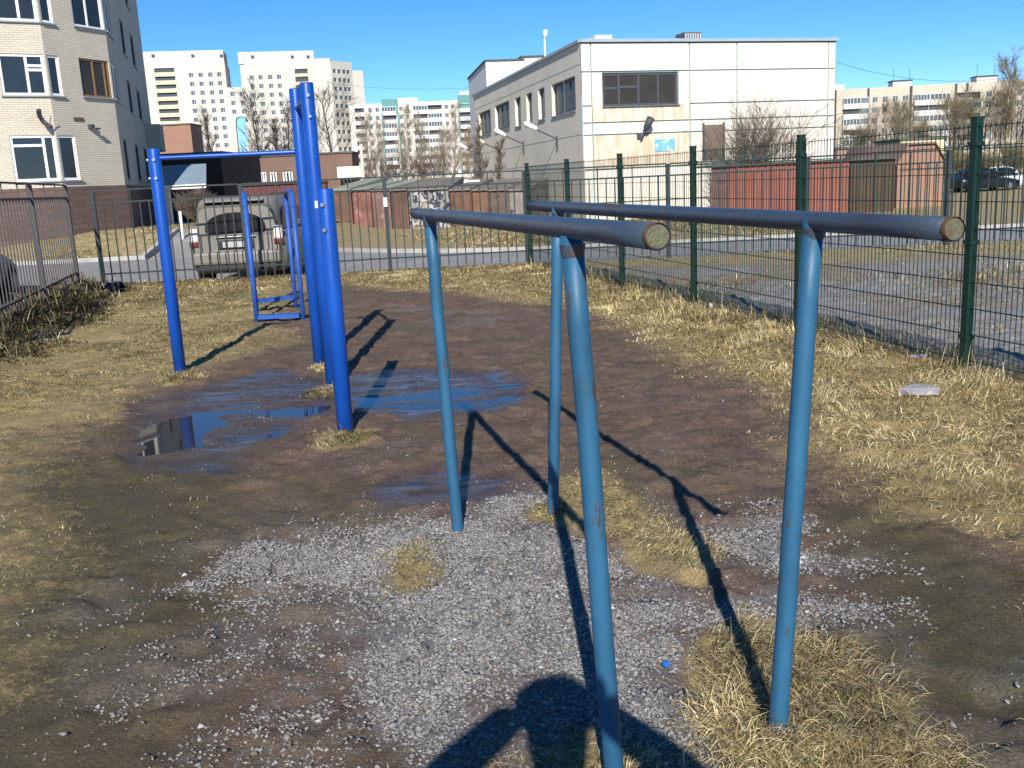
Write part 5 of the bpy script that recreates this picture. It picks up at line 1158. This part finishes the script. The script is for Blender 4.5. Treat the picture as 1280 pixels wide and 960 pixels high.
# overhead cables
wire_m = mat('cable', (.05, .06, .07), .7)
for (x0, y0, D0), (x1, y1, D1), sag, lab in (((1046, 78, 62), (1330, 83, 62), 1.0, 'thin overhead cable right of the panel building'), ((300, 78, 120), (640, 105, 95), 1.5, 'thin overhead cable left of the panel building')):
    A = Vector(at(x0, y0, D0)); B = Vector(at(x1, y1, D1)); pts = [A + (B - A) * k / 14 - Vector((0, 0, 4 * sag * (k / 14) * (1 - k / 14))) for k in range(15)]
    tag(MB().tube(pts, .012, 5).build('cable', wire_m), lab, 'cable')
# ================================================================== TREES
bark = mat('bark', (.085, .065, .050), .9, .3, 8); bark_d = mat('bark_dark', (.045, .037, .033), .9, .3, 8)
twig = mat('twig', (.17, .135, .105), .9, .3, 2); twig_p = mat('twig_pale', (.34, .28, .21), .9, .25, 1); twig_o = mat('twig_olive', (.19, .165, .085), .9, .3, 1)
birch = mat('birch_bark', (.42, .37, .30), .8, .35, 6)
def tree(label, loc, H, spread, seed, kind='round', tm=bark, cm=twig, twr=.012, trunk_r=None, depth=3, dens=1.0, name='bare_tree', group='bare trees'):
    rd = random.Random(seed); par = thing(name, label, 'tree' if name != 'bare_shrub' else 'shrub', loc, group)
    tr = trunk_r or H * .016; tb, cb = MB(), MB(); L0 = Vector(loc) - Vector((0, 0, .15))
    def branch(p, d, ln, r, lev):
        n = 4 if lev < 2 else 3; pts = [p]; dd = d.copy(); rads = [r]
        for k in range(n):
            up = .10 if lev < 2 else .03; jt = .09 if lev < 2 else .045
            dd = (dd + Vector((rd.gauss(0, jt), rd.gauss(0, jt), rd.gauss(up, .04)))).normalized()
            pts.append(pts[-1] + dd * ln / n); rads.append(max(twr * .45, r * (1 - .8 * (k + 1) / n)))
        cb.tube(pts, rads, 4 if lev < 2 else 3, cap=False, smooth=False)
        if lev >= depth: return
        nb = int(rd.uniform(5, 8) * dens)
        for k in range(nb):
            f = rd.uniform(.25, 1.0); i = min(int(f * n), n - 1); q = pts[i].lerp(pts[i + 1], f * n - i)
            a = rd.uniform(.3, .7); ax = dd.orthogonal().normalized(); ax.rotate(Matrix.Rotation(rd.uniform(0, 6.28), 3, dd)) if False else None
            side = (Matrix.Rotation(rd.uniform(0, 6.283), 3, dd) @ dd.orthogonal()).normalized()
            nd = (dd * math.cos(a) + side * math.sin(a)).normalized()
            branch(q, nd, ln * rd.uniform(.5, .85), max(twr, r * .42), lev + 1)
    if kind == 'shrub':
        for k in range(int(15 * dens)):
            az = rd.uniform(0, 6.28); t = rd.uniform(.05, .5); d = Vector((math.cos(az) * math.sin(t), math.sin(az) * math.sin(t), math.cos(t)))
            b0 = L0 + Vector((math.cos(az) * spread * .12, math.sin(az) * spread * .12, 0)); tb.tube([b0, b0 + d * H * .2], [tr, tr * .8], 5)
            branch(b0 + d * H * .2, d, H * rd.uniform(.5, .72), tr * .7, depth - 2)
    else:
        n = 9; pts = [L0]; rads = [tr * 1.25]; d = Vector((rd.gauss(0, .03), rd.gauss(0, .03), 1))
        for k in range(n):
            d = (d + Vector((rd.gauss(0, .05), rd.gauss(0, .05), .12))).normalized(); pts.append(pts[-1] + d * H * .92 / n); rads.append(max(twr, tr * (1 - .9 * (k + 1) / n)))
        tb.tube(pts, rads, 8)
        nb = int((20 if kind == 'round' else 26) * dens)
        for k in range(nb):
            f = (.22 if kind == 'round' else .15) + (1 - (.22 if kind == 'round' else .15)) * (k + rd.random()) / nb
            i = min(int(f * n), n - 1); q = pts[i].lerp(pts[i + 1], f * n - i); az = rd.uniform(0, 6.28)
            t = rd.uniform(.65, 1.1) if kind == 'round' else rd.uniform(.3, .55)
            dr = Vector((math.cos(az) * math.sin(t), math.sin(az) * math.sin(t), math.cos(t)))
            prof = math.sin(math.pi * min(1, .18 + .82 * f)) ** .6 if kind == 'round' else 1.0 - .55 * f
            branch(q, dr, spread * prof * rd.uniform(.7, 1.15), tr * .34 * (1.15 - f), 1)
    tb.build('trunk', tm, par); cb.build('crown', cm, par)
    return par
def tree_at(label, px, py_top, D, spread, seed, **k):
    b = at(px, 235, D); t = at(px, py_top, D); z = T(b[0], D); return tree(label, (b[0], D, z), t[2] - z, spread, seed, **k)
TD = dict(tm=bark_d, cm=bark, twr=.014, trunk_r=.17)
tree_at('slim bare tree before the left tower, left of the archway', 271, 138, 100, 2.2, 1, kind='tall', **TD)
tree_at('bare tree with dark trunk just right of the archway', 325, 112, 92, 2.8, 2, kind='tall', **TD)
tree_at('thin leaning bare tree before the second tower', 347, 150, 95, 2.2, 3, kind='tall', **TD)
tree_at('bare tree before the second tower, middle of the row', 362, 128, 98, 2.4, 4, kind='tall', **TD)
tree_at('bare tree behind the blue pull up posts', 385, 112, 95, 2.6, 5, kind='tall', **TD)
tree_at('spreading bare tree right of the tall blue posts', 420, 104, 90, 3.4, 6, kind='round', **TD)
TP = dict(tm=birch, cm=twig_p, twr=.020)
for k, (px, py, D, sp_, lab) in enumerate(((462, 140, 150, 3.0, 'pale bare tree at the left end of the far centre block'), (478, 150, 160, 2.6, 'pale slim bare tree before the first teal stair head'), (505, 135, 150, 3.4, 'pale tall bare tree before the far centre block, left of middle'), (528, 150, 155, 3.6, 'pale bare tree before the glazed balconies'), (552, 165, 140, 3.4, 'low pale bare tree right of the glazed balconies'), (568, 128, 150, 3.0, 'tall pale bare tree beside the second teal stair head'), (588, 160, 145, 3.0, 'pale bare tree close left of the panel building'))):
    tree_at(lab, px, py, D, sp_, 20 + k, kind='tall', **TP)
for k, px in enumerate((475, 500, 525, 548)):
    b = at(px, 235, 110); tree(('leftmost', 'second', 'third', 'rightmost')[k] + ' low brown thicket behind the garages', (b[0], 110, T(b[0], 110)), at(px, 203, 110)[2] - T(b[0], 110), 2.4, 40 + k, kind='shrub', cm=mat('twig_brown', (.15, .105, .08), .9, .3, 1), twr=.018, trunk_r=.04, dens=.8, name='bare_shrub', group='brown thickets behind the garages')
tree_at('dark bare tree against the shaded side of the panel building', 607, 150, 60, 1.1, 50, kind='tall', tm=bark_d, cm=twig, twr=.014)
tree_at('thin dark bare tree left of the panel building corner', 621, 168, 58, .8, 51, kind='tall', tm=bark_d, cm=twig, twr=.013)
b = at(955, 210, 45.5)
tree('many stemmed bare shrub before the white front wall', (b[0], 45.5, T(b[0], 45)), at(955, 118, 45.5)[2] - .75, 2.0, 60, kind='shrub', cm=twig, tm=twig, twr=.010, trunk_r=.035, depth=3, dens=1.45, name='bare_shrub', group=None)
TR = dict(tm=birch, cm=mat('twig_hazy', (.19, .155, .10), .9, .3, 1), twr=.011, dens=1.3)
for k, (px, py, D, sp_, lab) in enumerate(((1062, 160, 120, 2.6, 'small bare tree beside the right corner of the panel building'), (1082, 165, 125, 2.8, 'bare tree left of the bushy trees before the far right block'), (1105, 128, 115, 3.2, 'bushy bare tree before the windows of the far right block'), (1128, 122, 118, 3.0, 'taller bushy bare tree before the dark seam of the far right block'), (1150, 160, 112, 2.6, 'low bare tree above the brick garage'), (1185, 120, 105, 3.0, 'olive bare tree right of the brick garage'), (1205, 125, 110, 3.0, 'olive bare tree left of the near green fence post'), (1222, 110, 100, 3.2, 'olive bare tree directly behind the near green fence post'), (1250, 68, 95, 2.9, 'tallest bare tree at the far right, above the roofs'), (1270, 95, 100, 3.2, 'olive bare tree at the right edge of the picture'), (1296, 100, 98, 3.2, 'olive bare tree cut by the right edge of the picture'))):
    tree_at(lab, px, py, D, sp_, 70 + k, kind='tall' if px in (1250, 1150) else 'round', **TR)
for k, (px, pt) in enumerate(((1080, 195), (1110, 190), (1190, 195), (1225, 200), (1262, 190))):
    b = at(px, 235, 88); tree(('leftmost', 'second', 'middle', 'fourth', 'rightmost')[k] + ' olive thicket under the trees at the right', (b[0], 88, T(b[0], 88)), at(px, pt, 88)[2] - T(b[0], 88), 2.4, 90 + k, kind='shrub', cm=twig_o, twr=.024, trunk_r=.05, dens=1.4, name='bare_shrub', group='olive thickets at the right')
p = at(214, 285, 34); tree('small brown bush by the entrance canopy', (p[0] + .5, 35.5, T(p[0], 35.5)), 1.0, .8, 110, kind='shrub', cm=mat('twig_brown', (.11, .075, .055)), twr=.008, trunk_r=.012, dens=2.0, name='bare_shrub', group=None)

# ================================================================== SMALL THINGS
def lump(name, label, cat, px, py, size, m, seed):
    g = gnd(px, py); rd = random.Random(seed); v, f = ico(); bm = bmesh.new()
    vs = [bm.verts.new((g[0] + a[0] * size[0] * rd.uniform(.8, 1.2), g[1] + a[1] * size[1] * rd.uniform(.8, 1.2), float(gheight(np.array([g[0]]), np.array([g[1]]))[0]) + size[2] * .5 + a[2] * size[2] * rd.uniform(.7, 1.1))) for a in v]
    for q in f: bm.faces.new([vs[i] for i in q])
    bmesh.ops.subdivide_edges(bm, edges=bm.edges[:], cuts=1, smooth=.6, fractal=.15, seed=seed)
    me = bpy.data.meshes.new(name); bm.to_mesh(me); bm.free(); me.materials.append(m); return tag(link(name, me), label, cat)
lump('stone_slab', 'flat grey stone half buried in the dry grass by the mesh fence', 'stone', 1150, 492, (.17, .13, .045), mat('slab_stone', (.30, .29, .30), .85, .2, 15, .3), 3)
lump('litter', 'crumpled white paper scrap in the weeds at the mesh fence', 'litter', 888, 384, (.05, .04, .04), MATS['white_sticker'], 4)
lump('litter', 'bluish crumpled wrapper in the dry grass near the fence post', 'litter', 1150, 449, (.07, .05, .03), mat('wrapper_blue', (.25, .26, .40), .5), 5)
g = gnd(833, 834); o_ = MB().box((g[0], g[1], .012), (.024, .017, .014), Matrix.Translation((g[0], g[1], 0)) @ Matrix.Rotation(.6, 4, 'Z') @ Matrix.Translation((-g[0], -g[1], 0))).build('plastic_scrap', mat('scrap_blue', (.02, .14, .50), .4), None, .003); tag(o_, 'small bright blue plastic scrap on the gravel', 'litter')
p = gnd(115, 368); mb = MB(); rd = random.Random(5); 
for k in range(14):
    x = p[0] - .45 + k * .07; a_ = (x, p[1] + .03 * math.sin(k), .10 + .05 * rd.random()); b_ = (x + .07, p[1] + .03 * math.sin(k + 1), .10 + .05 * rd.random())
    if k == 0: prev = [(a_[0], a_[1] - .18, .08), a_, (a_[0], a_[1] + .16, .07)]
    cur = [(b_[0], b_[1] - .18 + rd.uniform(-.04, .04), .07), (b_[0], b_[1], b_[2] + .06), (b_[0], b_[1] + .16, .07)]
    mb.face([prev[0], cur[0], cur[1], prev[1]]); mb.face([prev[1], cur[1], cur[2], prev[2]]); prev = cur
tag(mb.build('plastic_sheet', mat('black_plastic_sheet', (.012, .014, .022), .25)), 'crumpled black plastic sheet lying in the corner of the two picket fences', 'plastic sheet')
